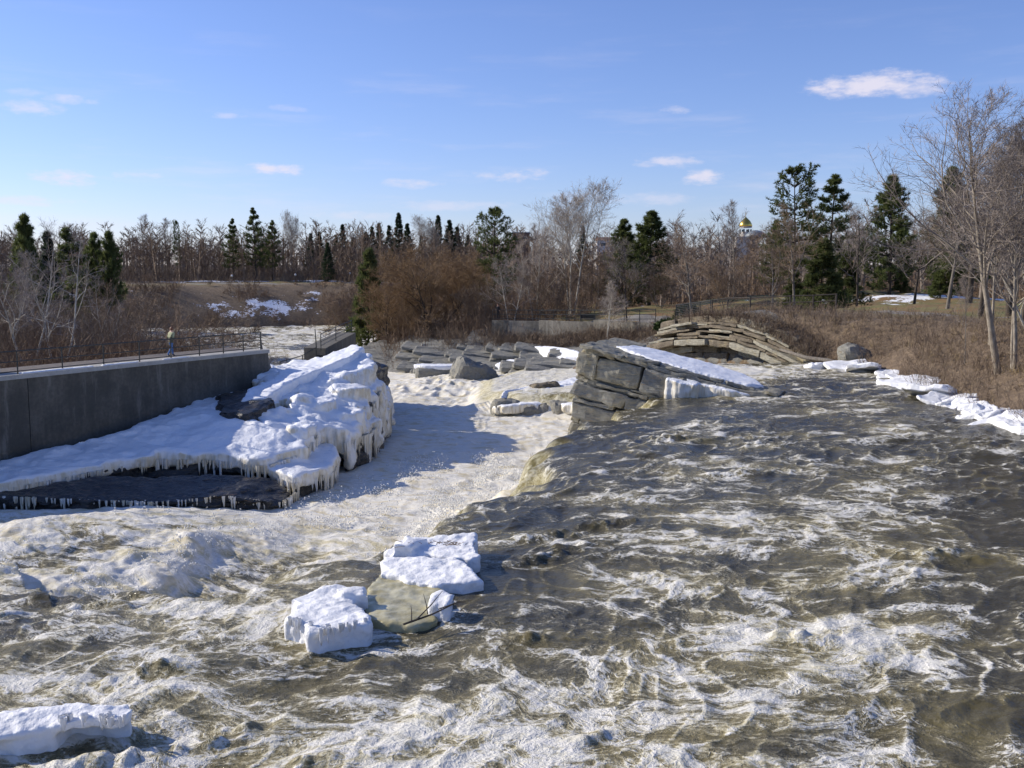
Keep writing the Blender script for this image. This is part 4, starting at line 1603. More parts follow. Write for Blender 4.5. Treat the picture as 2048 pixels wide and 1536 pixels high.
def quads2tris(q):
    return np.concatenate([q[:, [0, 1, 2]], q[:, [0, 2, 3]]])


def merge(parts):
    Vs, Fs, o = [], [], 0
    for V, F in parts:
        if F.shape[1] == 4:
            F = quads2tris(F)
        Vs.append(V)
        Fs.append(F + o)
        o += len(V)
    return np.concatenate(Vs), np.concatenate(Fs)


def bare_tree(seed, H=14, tr=.2, stems=1, f0=.3, ang1=.75, r1=.42, n1=16, n2=9, n3=7, nt=4, up=.06, twl=.55, tw=.016, wig=.06, prof=None, spread=.25, lean=0.0, up1=.05):
    """a leafless tree: trunk mesh and crown mesh"""
    rng = np.random.default_rng(seed)
    P0 = np.zeros((stems, 3))
    a = np.arange(stems) * 2 * np.pi / max(stems, 1) + rng.random()
    sp = spread if stems > 1 else 0
    P0[:, 0], P0[:, 1] = np.cos(a) * sp * .9, np.sin(a) * sp * .9
    D0 = nrm(np.stack([np.cos(a) * sp + lean, np.sin(a) * sp, np.ones(stems)], 1))
    L = np.full(stems, H) * (1 - .22 * rng.random(stems) * (stems > 1))
    rr0 = np.full(stems, tr) * (1 if stems == 1 else .75)
    rr1 = rr0 * .12
    pts = paths(P0 - np.array([0, 0, .4]), D0, L, 12, wig * .55, .01 if stems == 1 else .03, rng)
    flare = tubes(pts, rr0, rr1, 7)
    tparts = [flare]
    pr = prof or (lambda f: np.clip(1.25 - .95 * (f - f0) / (1 - f0), .15, 1.2))
    p, d, l, r = spawn(pts, L, rr0, rr1, n1, f0, .98, ang1, r1, rng, pr)
    q1 = paths(p, d, l, 6, .13 + wig, up1, rng)
    tparts.append(tubes(q1, r, r * .25, 5))
    cparts = []
    p, d, l2, r2 = spawn(q1, l, r, r * .25, n2, .18, 1.0, .75, .48, rng)
    q2 = paths(p, d, l2, 4, .16, up, rng)
    cparts.append(tubes(q2, np.maximum(r2, .012), np.maximum(r2 * .3, .006), 3))
    p, d, l3, r3 = spawn(q2, l2, r2, r2 * .3, n3, .15, 1.0, .7, .55, rng)
    q3 = paths(p, d, np.maximum(l3, .25), 2, .2, up, rng)
    s0 = slivers(q3[:, 0], q3[:, 1] - q3[:, 0], np.linalg.norm(q3[:, 1] - q3[:, 0], axis=1) * 1.1, np.full(len(q3), tw * 1.5), rng)
    s1 = slivers(q3[:, 1], q3[:, 2] - q3[:, 1], np.linalg.norm(q3[:, 2] - q3[:, 1], axis=1) * 1.2, np.full(len(q3), tw * 1.15), rng)
    cparts += [s0, s1]
    p, d, l4, r4 = spawn(q3, np.maximum(l3, .25), r3, r3, nt, .1, 1.0, .6, .6, rng)
    cparts.append(slivers(p, d + np.array([0, 0, up]), np.maximum(l4, twl * (.4 + .7 * rng.random(len(l4)))), np.full(len(l4), tw), rng))
    tm = np_mesh('trunk', *merge(tparts), True)
    cm = np_mesh('crown', *merge(cparts), True)
    return tm, cm


def pine_tree(seed, H=16, tr=.24, f0=.18, R_=3.6, nb=74, tuft=.42, dens=1.0, flat=.5, prof=None, droop=-.02, nl=11, ragged=.35, gaps=.0):
    rng = np.random.default_rng(seed)
    pts = paths(np.array([[0, 0, -.4]]), np.array([[0, 0, 1.0]]), np.array([H + .4]), 10, .015, .02, rng)
    tparts = [tubes(pts, np.array([tr]), np.array([.03]), 7)]
    f = np.sort(f0 + (1 - f0) * (np.arange(nb) + rng.random(nb)) / nb)
    if gaps:
        lay = np.round(f * H / gaps) * gaps / H                     # whorls in tiers
        f = np.clip(lay + rng.normal(size=nb) * .010, f0, .995)
    x = f * 10
    k = np.clip(x.astype(int), 0, 9)
    w_ = (x - k)[:, None]
    p = pts[0, k] * (1 - w_) + pts[0, k + 1] * w_
    az = np.arange(nb) * 2.4 + rng.normal(size=nb) * .5
    g = (f - f0) / (1 - f0)
    pr = prof(g) if prof else np.clip(1.15 * (1 - g) ** .8 * (.55 + .75 * np.sqrt(g + .05)), .06, 1)
    L = R_ * pr * (1 - ragged * rng.random(nb))
    el = -.05 + .75 * g ** 2 + rng.normal(size=nb) * .10 + droop * 4
    d = np.stack([np.cos(az) * np.cos(el), np.sin(az) * np.cos(el), np.sin(el)], 1)
    q1 = paths(p, d, L, 5, .06, .07 + droop, rng)
    tparts.append(tubes(q1, .03 + .012 * L, np.full(nb, .008), 4))
    m = max(4, int(9 * dens))
    p2, d2, l2, r2 = spawn(q1, L, np.full(nb, .02), np.full(nb, .02), m, .22, 1.0, .85, .38, rng, lambda f_: 1.15 - .6 * f_)
    d2 = nrm(d2 * np.array([1, 1, flat]) + np.array([0, 0, .12 + droop]))
    l2 = np.maximum(l2, .25)
    q2 = paths(p2, d2, l2, 2, .08, .08 + droop, rng)
    cp = []
    n2 = len(p2)
    cs, ds = [], []
    for fr in (.35, .7, 1.0):
        i0 = 0 if fr <= .5 else 1
        w0 = (fr - .5 * i0) * 2
        cs.append(q2[:, i0] * (1 - w0) + q2[:, i0 + 1] * w0)
        ds.append(nrm(q2[:, i0 + 1] - q2[:, i0]))
    cs.append(q1[:, -1]); ds.append(nrm(q1[:, -1] - q1[:, -2]))
    c = np.concatenate(cs)
    dd = np.concatenate(ds)
    c = np.repeat(c, nl, 0)
    dd = np.repeat(dd, nl, 0)
    rd = nrm(dd * .75 + rng.normal(size=c.shape) * .65 + np.array([0, 0, .30 + droop * 3]))
    cp.append(slivers(c, rd, tuft * (.6 + .6 * rng.random(len(c))), np.full(len(c), tuft * .20), rng))
    return np_mesh('trunk', *merge(tparts), True), np_mesh('crown', *merge(cp), True)


CONE = lambda g: np.clip((1 - g) ** .85 * 1.0 + .02, .05, 1)
PLATES = lambda g: np.clip(.55 + .5 * np.sin(g * 3.0), .1, 1) * np.where(g > .9, .55, 1)
ROUND = lambda f: np.clip(1.0 - .5 * np.abs(f - .5), .3, 1)

PROTO = {}
def proto(key, maker, tm, cm):
    t_, c_ = maker
    t_.materials.append(M[tm])
    c_.materials.append(M[cm])
    PROTO[key] = (t_, c_)


proto('maple_a', bare_tree(1, 12, .17, 1, .28, .75, .46, 16, 9, 7, 4, .08), 'bark_dark', 'twig_grey')
proto('maple_b', bare_tree(2, 11, .16, 1, .30, .85, .50, 16, 9, 7, 4, .05), 'bark_grey', 'twig_red')
proto('poplar', bare_tree(3, 18, .20, 3, .42, .62, .40, 17, 10, 8, 4, .10, .6, .020, .03, None, .16), 'bark_pale', 'twig_pale')
proto('birch', bare_tree(4, 11, .11, 2, .32, .6, .30, 13, 8, 6, 4, .05, .5, .015, .05, None, .20), 'bark_pale', 'twig_pale')
proto('willow', bare_tree(5, 9.5, .20, 3, .12, .72, .50, 14, 9, 8, 6, .04, .75, .022, .10, ROUND, .38), 'bark_dark', 'twig_orange')
proto('thicket', bare_tree(6, 8, .09, 4, .12, .6, .40, 12, 8, 6, 5, .06, .55, .022, .10, ROUND, .35), 'bark_grey', 'twig_red')
proto('slender', bare_tree(7, 13, .11, 1, .40, .55, .28, 15, 8, 7, 4, .09, .5, .018, .03), 'bark_grey', 'twig_grey')
proto('riverside', bare_tree(8, 17, .23, 1, .34, .70, .52, 20, 11, 8, 4, .07, .5, .019, .05, None, .2, -.16), 'bark_tan', 'twig_grey')
proto('riverside_b', bare_tree(9, 16, .19, 2, .28, .65, .42, 19, 10, 8, 4, .07, .5, .019, .045, None, .10, -.03), 'bark_tan', 'twig_grey')
proto('oak', bare_tree(10, 14, .34, 1, .22, .95, .55, 18, 10, 8, 4, .04, .55, .018, .09), 'bark_dark', 'twig_grey')
proto('gnarled', bare_tree(12, 10, .13, 2, .25, .7, .40, 9, 6, 5, 4, .05, .5, .016, .12, None, .3), 'bark_pale', 'twig_grey')
proto('white_pine', pine_tree(21, 17, .26, .16, 4.6, 62, .50, 1.0, .40, PLATES, .0, 10, .55, 1.5), 'bark_dark', 'pine')
proto('white_pine_b', pine_tree(22, 16, .24, .20, 4.4, 64, .48, 1.0, .45, None, .0, 10, .5, 1.25), 'bark_dark', 'pine')
proto('full_pine', pine_tree(23, 13, .22, .08, 4.4, 76, .52, 1.0, .6, None, .025, 10, .5, .9), 'bark_dark', 'pine')
proto('young_pine', pine_tree(24, 7, .12, .05, 2.7, 56, .42, 1.0, .7, CONE, .02, 10, .45), 'bark_dark', 'pine')
proto('spruce', pine_tree(25, 14, .18, .05, 3.2, 110, .36, 1.0, .5, CONE, -.03, 12, .25), 'bark_dark', 'spruce')
proto('spruce_b', pine_tree(26, 14, .18, .06, 3.0, 96, .36, 1.0, .5, CONE, -.025, 12, .4), 'bark_dark', 'spruce')

tree_rng = np.random.default_rng(3)


def tree(key, px, y, top, label, cat='tree', group=None, width=1.0, rz=None, name='bare_tree', base_py=600, dx=0):
    """stand a tree on the ground at the bearing of px, distance y, reaching up to image height top"""
    g = PD(px, base_py, y)
    gz_ = float(ground_z(g[0], g[1])[0])
    zt = PD(px, top, y)[2]
    tmesh, cmesh = PROTO[key]
    ht = max(v_.co.z for v_ in list(cmesh.vertices)[::97]) if 'h' not in cmesh else cmesh['h']
    cmesh['h'] = ht
    s = (zt - gz_) / ht
    o = empty(name, (g[0], g[1], gz_), tree_rng.random() * 6.28 if rz is None else rz)
    o.scale = (s * width, s * width, s)
    tag(o, label, cat, group)
    for nm, me in (('trunk', tmesh), ('crown', cmesh)):
        c_ = bpy.data.objects.new(nm, me)
        col.objects.link(c_)
        c_.parent = o
    return o


# right side, near
tree('riverside', 1996, 51, 165, 'tall pale-barked bare tree leaning left over the shore ice', rz=.1, name='bare_tree', base_py=790, width=1.15)
tree('maple_a', 1962, 72, 235, 'bare tree with dense grey twigs behind the leaning pale tree', width=1.15)
tree('oak', 2020, 76, 245, 'wide dark bare crown behind the two-stemmed tree')
tree('riverside_b', 2024, 50, 215, 'tall bare tree with two straight pale stems at the right edge', rz=.6, base_py=790)
tree('slender', 1930, 55, 545, 'slim pale sapling leaning over the right bank', base_py=720, width=.8, name='sapling')
tree('riverside_b', 1975, 57, 290, 'slimmer bare tree just left of the leaning pale one', base_py=770, width=.9)
tree('maple_a', 2040, 62, 330, 'bushy bare tree low behind the right edge stems', base_py=740, width=1.1)
tree('gnarled', 2075, 54, 400, 'crooked bare tree cut by the right edge of the view', base_py=760)
# right side, park
tree('oak', 1938, 96, 300, 'thick-trunked dark bare tree on the lawn at far right', width=1.05)
tree('maple_b', 1895, 84, 330, 'bare reddish tree in front of the thick-trunked dark one', width=1.1)
tree('oak', 2060, 88, 260, 'spreading bare tree behind the right edge stems')
tree('maple_a', 1828, 104, 420, 'spreading grey bare tree with low boughs beside the snow strip', width=1.25)
tree('maple_a', 1714, 108, 395, 'upright bare tree with dark trunk right of the young pines')
tree('maple_b', 1590, 102, 400, 'bare reddish tree in front of the tallest pine', width=1.05)
tree('maple_b', 1545, 100, 470, 'smaller bare tree left of the young pines', width=1.1)
tree('maple_b', 1385, 104, 440, 'round-crowned bare tree behind the dark railing panel', width=1.15)
tree('maple_a', 1254, 114, 470, 'fan-shaped bare tree beside the retaining wall', width=.95)
tree('slender', 1468, 150, 395, 'tall slender bare tree left of the golden dome', width=.9)
tree('white_pine', 1588, 130, 326, 'tallest white pine, with ragged flat tiers, on the right', name='pine_tree', width=1.05)
tree('white_pine_b', 1655, 132, 348, 'second tall pine, touching the tallest one on its right', name='pine_tree', width=1.2)
tree('white_pine_b', 1545, 145, 440, 'lower pine half hidden left of the tallest one', name='pine_tree')
tree('full_pine', 1778, 125, 348, 'feathery pine standing alone left of the big riverside trees', name='pine_tree', width=1.0)
tree('full_pine', 1900, 118, 330, 'dark pine showing through the branches of the riverside trees', name='pine_tree')
tree('young_pine', 1640, 106, 480, 'young bushy pine under the tall pines', name='pine_tree', width=1.25)
tree('young_pine', 1690, 110, 505, 'short dark evergreen with pale split stem right of the young pine', name='pine_tree', width=1.3)
tree('young_pine', 1588, 112, 545, 'low evergreen at the left foot of the young pine', name='pine_tree', width=1.5)
tree('young_pine', 1800, 128, 545, 'low evergreen behind the lawn on the right', name='pine_tree', width=1.9)
tree('young_pine', 1880, 118, 540, 'low green evergreen beside the thick dark trunk', name='pine_tree', width=1.8)
tree('full_pine', 1298, 140, 420, 'broad dark green pine in the middle distance', name='pine_tree', width=1.25)
tree('full_pine', 1243, 142, 436, 'narrower pine just left of the broad dark one', name='pine_tree', width=1.0)
tree('poplar', 1143, 135, 352, 'tall many-stemmed poplar with a rounded leafless crown', width=1.0, base_py=612)
tree('birch', 1070, 130, 455, 'white-stemmed birch left of the tall poplar', base_py=615)
tree('birch', 1022, 124, 515, 'small bare birch beside the person in black', base_py=630)
tree('birch', 1215, 108, 560, 'small crooked bare tree growing at the foot of the retaining wall', base_py=665, width=1.2)
tree('white_pine', 988, 150, 410, 'pine with flat separated tiers standing above the brown willows', name='pine_tree', width=.95)
tree('willow', 868, 134, 490, 'wide orange-brown bare willow in the centre', width=1.15, name='willow_tree')
tree('willow', 782, 137, 545, 'smaller orange-brown willow at the river bend', width=1.2, name='willow_tree')
tree('willow', 925, 145, 500, 'orange-brown willow behind the wide central one', width=1.1, name='willow_tree')
tree('thicket', 1100, 128, 520, 'brown thicket tree below the poplar', width=1.2)
tree('thicket', 960, 128, 560, 'brown thicket tree below the tiered pine', width=1.3)
tree('thicket', 1180, 140, 500, 'brown thicket tree right of the poplar', width=1.3)
tree('thicket', 1320, 128, 520, 'brown thicket tree right of the broad pine', width=1.3)
tree('thicket', 1450, 120, 500, 'brown thicket tree under the slender bare one', width=1.3)
# left side
tree('gnarled', 55, 84, 430, 'twisted pale-barked bare tree at the left edge', width=.9, base_py=680)
tree('gnarled', 118, 82, 440, 'forked white-barked bare tree above the walkway railing', base_py=680, width=.95)
tree('gnarled', 215, 92, 545, 'broken pale stem with few branches right of the forked tree', base_py=680, width=.7)
tree('birch', 8, 90, 470, 'bare birch cut by the left edge of the view', base_py=660)
tree('full_pine', 50, 185, 425, 'dark pine behind the twisted tree at far left', name='pine_tree', width=.62)
tree('spruce', 100, 190, 458, 'dark spruce behind the forked white tree', name='spruce_tree', width=.75)
tree('white_pine_b', 148, 200, 455, 'pine with feathery top left of the dark pair', name='pine_tree')
tree('full_pine', 190, 205, 462, 'left one of a dark pair of pines on the left bank', name='pine_tree', width=.65)
tree('full_pine', 225, 204, 460, 'right one of a dark pair of pines on the left bank', name='pine_tree', width=.6)
tree('white_pine_b', 468, 262, 437, 'left pine of the tall trio beyond the far road', name='pine_tree', width=.85)
tree('white_pine_b', 514, 260, 415, 'tallest, middle pine of the trio beyond the far road', name='pine_tree', width=.85)
tree('white_pine_b', 546, 264, 440, 'right pine of the tall trio beyond the far road', name='pine_tree', width=.8)
tree('spruce', 657, 252, 484, 'dark conical spruce standing alone by the far road', name='spruce_tree', width=1.1)
tree('white_pine', 357, 280, 438, 'odd bare pine with a tuft on top above the far woods', name='pine_tree', width=.35)
tree('slender', 290, 275, 425, 'bare tree poking above the far woods on the left', width=.9)
tree('slender', 333, 280, 432, 'bare tree next to the tufted pine above the far woods', width=.9)
tree('poplar', 587, 300, 417, 'pale slim poplar right of the pine trio', width=.55)
tree('poplar', 855, 290, 428, 'pale bushy poplar among the far spruces', width=.9)
ORD = ['leftmost', 'second', 'third', 'fourth', 'fifth', 'sixth', 'seventh', 'eighth', 'ninth', 'tenth', 'eleventh', 'twelfth', 'thirteenth', 'fourteenth', 'fifteenth', 'sixteenth', 'rightmost']
for k, (px, top, kind) in enumerate(sorted([(690, 448, 'spruce_b'), (745, 452, 'spruce'), (762, 446, 'spruce_b'), (778, 450, 'spruce_b'), (800, 425, 'spruce_b'), (818, 446, 'spruce_b'), (733, 462, 'spruce'),
                                     (640, 462, 'spruce'), (622, 466, 'spruce_b'), (878, 430, 'spruce_b'), (900, 438, 'spruce'), (915, 452, 'spruce'), (935, 468, 'spruce'), (1163, 450, 'spruce_b'), (675, 468, 'spruce'), (710, 474, 'spruce'), (845, 470, 'spruce')])):
    tree(kind, px, 292 + (k * 7) % 30, top, ('%s spruce%s in the dark row along the far skyline' % (ORD[k], ' from the left' if 0 < k < 16 else '')), group='spruces along the far skyline', name='spruce_tree', width=1.05)
tree('young_pine', 735, 150, 500, 'small green pine among the willows at the bend', name='pine_tree', width=.8)
tree('young_pine', 962, 152, 560, 'low green pine boughs under the tiered pine', name='pine_tree', width=1.0)

# ------------------------------------------------------------------ brush on the banks, far woods
def stems_cloud(name, X, Y, H, n, mat, seed, spread=.35, w=.02, sub=5, zoff=0.0, gz0=None):
    """dense leafless brush: upright stems with side twigs rooted at X, Y"""
    rng = np.random.default_rng(seed)
    Z = (ground_z(X, Y) if gz0 is None else gz0) + zoff
    i = np.repeat(np.arange(len(X)), n)
    p = np.stack([X[i] + rng.normal(size=len(i)) * .12 * H[i], Y[i] + rng.normal(size=len(i)) * .12 * H[i], Z[i] - .1], 1)
    d = nrm(np.stack([rng.normal(size=len(i)) * spread, rng.normal(size=len(i)) * spread, np.ones(len(i))], 1))
    L = H[i] * (.5 + .6 * rng.random(len(i)))
    ww = w * (1 + .0 * L)
    parts = [slivers(p, d, L, np.full(len(i), ww) if np.isscalar(ww) else ww, rng)]
    j = np.repeat(np.arange(len(i)), sub)
    f = .2 + .75 * rng.random(len(j))
    p2 = p[j] + d[j] * (L[j] * f)[:, None]
    d2 = nrm(d[j] + rng.normal(size=p2.shape) * .55)
    l2 = L[j] * (.18 + .28 * rng.random(len(j)))
    parts.append(slivers(p2, d2, l2, np.full(len(j), w * .8), rng))
    return np_mesh(name, *merge(parts), True)


def scatter(n, box, test, seed):
    rng = np.random.default_rng(seed)
    X = box[0] + (box[1] - box[0]) * rng.random(n)
    Y = box[2] + (box[3] - box[2]) * rng.random(n)
    k = test(X, Y)
    return X[k], Y[k]


RP = np.array(RIVER)[:, :2]
def bank(lo, hi, cond):
    def f(X, Y):
        d, _, _ = polydist(X, Y, RP, True)
        nn = fbm2(X * .25, Y * .25, 77, 2)
        return (~inside(X, Y, RIVER)) & (d > lo) & (d < hi) & cond(X, Y) & (nn > -.35)
    return f


def hrand(X, a, b, seed):
    return a + (b - a) * np.random.default_rng(seed).random(len(X)) ** 1.5


# right bank
X, Y = scatter(7000, (17, 46, 28, 100), bank(.6, 14, lambda x, y: (x > 17) & ((y < 68) | (x > 21))), 1)
tag(obj('bank_brush', stems_cloud('bank_brush', X, Y, hrand(X, .4, 2.3, 2) * (1 - .68 * sstep(5, 10, polydist(X, Y, RP, True)[0])), 6, M['brush'], 3, .45, .022), M['brush']), 'dry brown brush covering the right river bank', 'brush', kind='stuff')
X, Y = scatter(2600, (17, 40, 28, 80), bank(.8, 9, lambda x, y: x > 17), 4)
tag(obj('bank_grass', stems_cloud('bank_grass', X, Y, hrand(X, .3, .8, 5), 9, M['dry_grass'], 6, .6, .026, 0), M['dry_grass']), 'tufts of dry tan grass on the right bank', 'grass', kind='stuff')
X, Y = scatter(2600, (8, 22, 66, 104), bank(3.0, 9, lambda x, y: y > 66), 8)
X2, Y2 = X, Y
tag(obj('clifftop_brush', stems_cloud('clifftop_brush', X, Y, hrand(X, .3, 1.1, 7), 5, M['brush'], 9, .5, .026), M['brush']), 'low dry brush along the top of the arched rocks', 'brush', kind='stuff')
aa = np.random.default_rng(71).uniform(0, LA + 1.5, 1500)
bb_ = np.random.default_rng(72).uniform(-.2, 2.6, 1500)
keep_ = bb_ > np.where(aa < 7, .9, 1.0 - .12 * (aa - 7))
aa, bb_ = aa[keep_], bb_[keep_]
X, Y = c0[0] + da[0] * aa + dn[0] * bb_, c0[1] + da[1] * aa + dn[1] * bb_
Zs = 3.55 - .020 * (aa - 7.5) ** 2 - .5 * np.random.default_rng(73).random(len(aa)) * (bb_ < 1)
tag(obj('ledge_brush', stems_cloud('ledge_brush', X, Y, hrand(X, .3, 1.3, 74), 6, M['brush'], 75, .6, .028, 5, gz0=Zs), M['brush']), 'dry brush hanging over the right half of the arched rocks', 'brush', kind='stuff')
# behind the pool, below the retaining wall
X, Y = scatter(3600, (-24, 16, 104, 150), bank(6, 24, lambda x, y: (y > 100) & (x > -20) & ((y > 116 - .25 * x) | (x > -2)) & (y < 117 - .7 * (x - 2) + 12 * (x < -1))), 10)
tag(obj('slope_brush', stems_cloud('slope_brush', X, Y, hrand(X, .6, 3.0, 11), 7, M['brush'], 12, .4, .034), M['brush']), 'brown brush on the slope below the far retaining wall', 'brush', kind='stuff')
X, Y = scatter(1800, (-40, 14, 118, 215), bank(2, 26, lambda x, y: (y > 120) & (x > -26)), 14)
tag(obj('bend_brush', stems_cloud('bend_brush', X, Y, hrand(X, 2, 6.0, 15), 7, M['brush_red'], 16, .28, .045, 6), M['brush_red']), 'tall reddish brush at the bend of the river', 'brush', kind='stuff')
# left bank
X, Y = scatter(5200, (-75, -14, 58, 140), bank(1, 60, lambda x, y: ((x - WALL_A[0]) * WALL_N[0] + (y - WALL_A[1]) * WALL_N[1] > 4.6)), 20)
tag(obj('left_brush', stems_cloud('left_brush', X, Y, hrand(X, 1.0, 4.6, 21), 6, M['brush_red'], 22, .35, .037, 5), M['brush_red']), 'dense reddish brush behind the walkway on the left bank', 'brush', kind='stuff')
X, Y = scatter(2200, (-75, -18, 62, 132), bank(1, 60, lambda x, y: ((x - WALL_A[0]) * WALL_N[0] + (y - WALL_A[1]) * WALL_N[1] > 4.2)), 24)
tag(obj('pale_brush', stems_cloud('pale_brush', X, Y, hrand(X, .8, 2.6, 25), 6, M['brush'], 26, .4, .028, 6), M['brush']), 'pale brown brush just behind the walkway railing', 'brush', kind='stuff')
X, Y = scatter(1500, (-52, -27, 84, 122), lambda x, y: (~inside(x, y, RIVER)) & (x / y < -.265), 46)
tag(obj('point_brush', stems_cloud('point_brush', X, Y, hrand(X, 1.5, 6.0, 47), 7, M['brush'], 48, .3, .036, 7), M['brush']), 'tall grey-brown brush on the point beyond the walkway', 'brush', kind='stuff')
# undergrowth of the woods
X, Y = scatter(3000, (-180, 12, 254, 300), lambda x, y: x < 12, 40)
tag(obj('far_undergrowth', stems_cloud('far_undergrowth', X, Y, hrand(X, 1.5, 8.0, 41), 5, M['brush'], 42, .35, .10, 4), M['brush']), 'grey-brown undergrowth at the foot of the far woods', 'brush', kind='stuff')
X, Y = scatter(3200, (0, 110, 112, 200), lambda x, y: (y > 140 - .0 * x) | ((x > 25) & (y > 128 + .1 * x)), 43)
tag(obj('park_undergrowth', stems_cloud('park_undergrowth', X, Y, hrand(X, 1.0, 4.0, 44), 5, M['brush_red'], 45, .35, .06, 4), M['brush_red']), 'brown undergrowth behind the park lawn', 'brush', kind='stuff')
tt_w = np.random.default_rng(81).uniform(0, 3, 1300)
kk_w = np.clip(tt_w.astype(int), 0, 2)
WPT = np.array([PD(px, py, yy) for (px, py, yy) in ((985, 641, 121), (1080, 642, 118), (1190, 643, 113), (1312, 643, 106))])
qw = WPT[kk_w] + (WPT[kk_w + 1] - WPT[kk_w]) * (tt_w - kk_w)[:, None]
X, Y = qw[:, 0], qw[:, 1] - .4 - 5 * np.random.default_rng(82).random(1300)
tag(obj('wall_foot_brush', stems_cloud('wall_foot_brush', X, Y, hrand(X, .35, 1.5, 83), 6, M['brush'], 84, .45, .036, 6), M['brush']), 'dry brush in front of the far retaining wall', 'brush', kind='stuff')
for px, yy, top, lab in ((255, 150, 575, 'bare thicket at the left end of the snowy far bank'), (330, 128, 600, 'bare thicket on the point left of the walker'), (300, 240, 545, 'reddish thicket tree at the foot of the far woods on the left'), (420, 238, 560, 'thicket tree on the far bank left of the snow patch'),
                         (600, 236, 580, 'thicket tree on the far bank right of the snow patch'), (700, 225, 575, 'thicket tree on the far bank beside the willows'), (205, 112, 585, 'bare thicket behind the broken pale stem')):
    tree('thicket', px, yy, top, lab, width=1.5)
# far bank with snow
X, Y = scatter(7500, (-140, -2, 205, 262), bank(1.0, 21, lambda x, y: (y > 190) & ((fbm2(x * .09, y * .09, 33, 2) > .0) | (np.abs(x + 56) > 20))), 30)
tag(obj('far_bank_brush', stems_cloud('far_bank_brush', X, Y, hrand(X, .6, 3.6, 31) * (.5 + .8 * (fbm2(X * .15, Y * .15, 35, 2) > 0)), 6, M['brush_red'], 32, .4, .065, 5), M['brush_red']), 'dark brush on the snowy far bank', 'brush', kind='stuff')


def woods(name, label, X, Y, H, mat, seed, w, n=26, sub=16):
    """far leafless wood that reads as one mass: every tree a stem, boughs and a haze of twigs"""
    rng = np.random.default_rng(seed)
    Z = ground_z(X, Y)
    k = len(X)
    p0 = np.stack([X, Y, Z - .3], 1)
    lean = nrm(np.stack([rng.normal(size=k) * .05, rng.normal(size=k) * .05, np.ones(k)], 1))
    parts = [slivers(p0, lean, H, w * 5 + 0 * H, rng)]
    i = np.repeat(np.arange(k), n)
    f = .22 + .7 * rng.random(len(i))
    p1 = p0[i] + lean[i] * (H[i] * f)[:, None]
    az = rng.random(len(i)) * 6.28
    e = .5 + .5 * rng.random(len(i))
    d1 = np.stack([np.cos(az) * np.cos(e), np.sin(az) * np.cos(e), np.sin(e)], 1)
    L1 = H[i] * .30 * (1.2 - f) * (.7 + .7 * rng.random(len(i)))
    parts.append(slivers(p1, d1, L1, np.full(len(i), w * 1.8), rng))
    j = np.repeat(np.arange(len(i)), sub)
    g = .2 + .8 * rng.random(len(j))
    p2 = p1[j] + d1[j] * (L1[j] * g)[:, None]
    d2 = nrm(d1[j] + rng.normal(size=p2.shape) * .6)
    parts.append(slivers(p2, d2, .5 + L1[j] * .35 * rng.random(len(j)), np.full(len(j), w), rng))
    o = obj(name, np_mesh(name, *merge(parts), True), mat)
    return tag(o, label, 'woods', kind='stuff')


def wood_spots(n, box, seed, hmin, hmax, cond=None):
    rng = np.random.default_rng(seed)
    X = box[0] + (box[1] - box[0]) * rng.random(n)
    Y = box[2] + (box[3] - box[2]) * rng.random(n)
    H = hmin + (hmax - hmin) * rng.random(n)
    if cond is not None:
        k = cond(X, Y)
        X, Y, H = X[k], Y[k], H[k]
    return X, Y, H


woods('far_woods', 'grey-brown leafless woods beyond the far road', *wood_spots(430, (-185, 10, 257, 335), 50, 9, 17), M['twig_red'], 51, .115, 22, 10)
woods('centre_woods', 'brown leafless woods behind the willows', *wood_spots(260, (-42, 80, 160, 270), 52, 7, 13), M['twig_red'], 53, .085, 22, 10)
woods('park_woods', 'grey-brown leafless woods behind the park', *wood_spots(330, (20, 150, 138, 250), 54, 8, 15, lambda x, y: (x < .62 * y) & (np.abs(x / y - .2335) > .014)), M['twig_grey'], 55, .08, 22, 10)
woods('left_woods', 'reddish leafless woods on the left bank', *wood_spots(150, (-100, -34, 95, 165), 56, 5, 10, lambda x, y: (x < -.29 * y) & ~inside(x, y, RIVER)), M['twig_red'], 57, .04)
woods('horizon_woods', 'dim leafless woods along the horizon', *wood_spots(800, (-420, 420, 335, 620), 58, 9, 15, lambda x, y: (np.abs(x / y - .2335) > .012) | (y > 540)), M['twig_grey'], 59, .20, 14, 7)

# ------------------------------------------------------------------ far bank: retaining wall, fences, bench, buildings
rw = empty('far_retaining_wall', PD(1155, 660, 115))
tag(rw, 'long pale concrete retaining wall on the far bank', 'wall')
wp = [PD(px, py, yy) for (px, py, yy) in ((985, 641, 121), (1080, 642, 118), (1190, 643, 113), (1312, 643, 106))]
for i in range(3):
    a_, b_ = wp[i], wp[i + 1]
    mb = MB()
    L_ = float(np.linalg.norm((b_ - a_)[:2]))
    mb.box(((a_[0] + b_[0]) / 2, (a_[1] + b_[1]) / 2 + .25, (a_[2] + b_[2]) / 2 - 1.3), (L_ - .05, .5, 2.6), math.atan2(b_[1] - a_[1], b_[0] - a_[0]))
    child(obj('wall_panel', mb.mesh('wall_panel'), M['concrete_pale']), rw)
fp = []
for i in range(3):
    for k in range(4):
        fp.append(wp[i] + (wp[i + 1] - wp[i]) * k / 4 + np.array([0, .35, 0]))
fp.append(wp[3] + np.array([0, .35, 0]))
railing('far_railing', 'dark thin railing on top of the far retaining wall', fp, 1.25, (1.0, .6, .2), .045, .035)
pp = [PD(px, py, yy) for (px, py, yy) in ((1352, 634, 98), (1376, 631, 97), (1400, 628, 96), (1421, 625, 95))]
railing('lookout_railing', 'dark close-barred railing panel of the lookout above the arched rocks', pp, 1.15, (1.0, .86, .72, .58, .44, .3, .16), .05, .03)
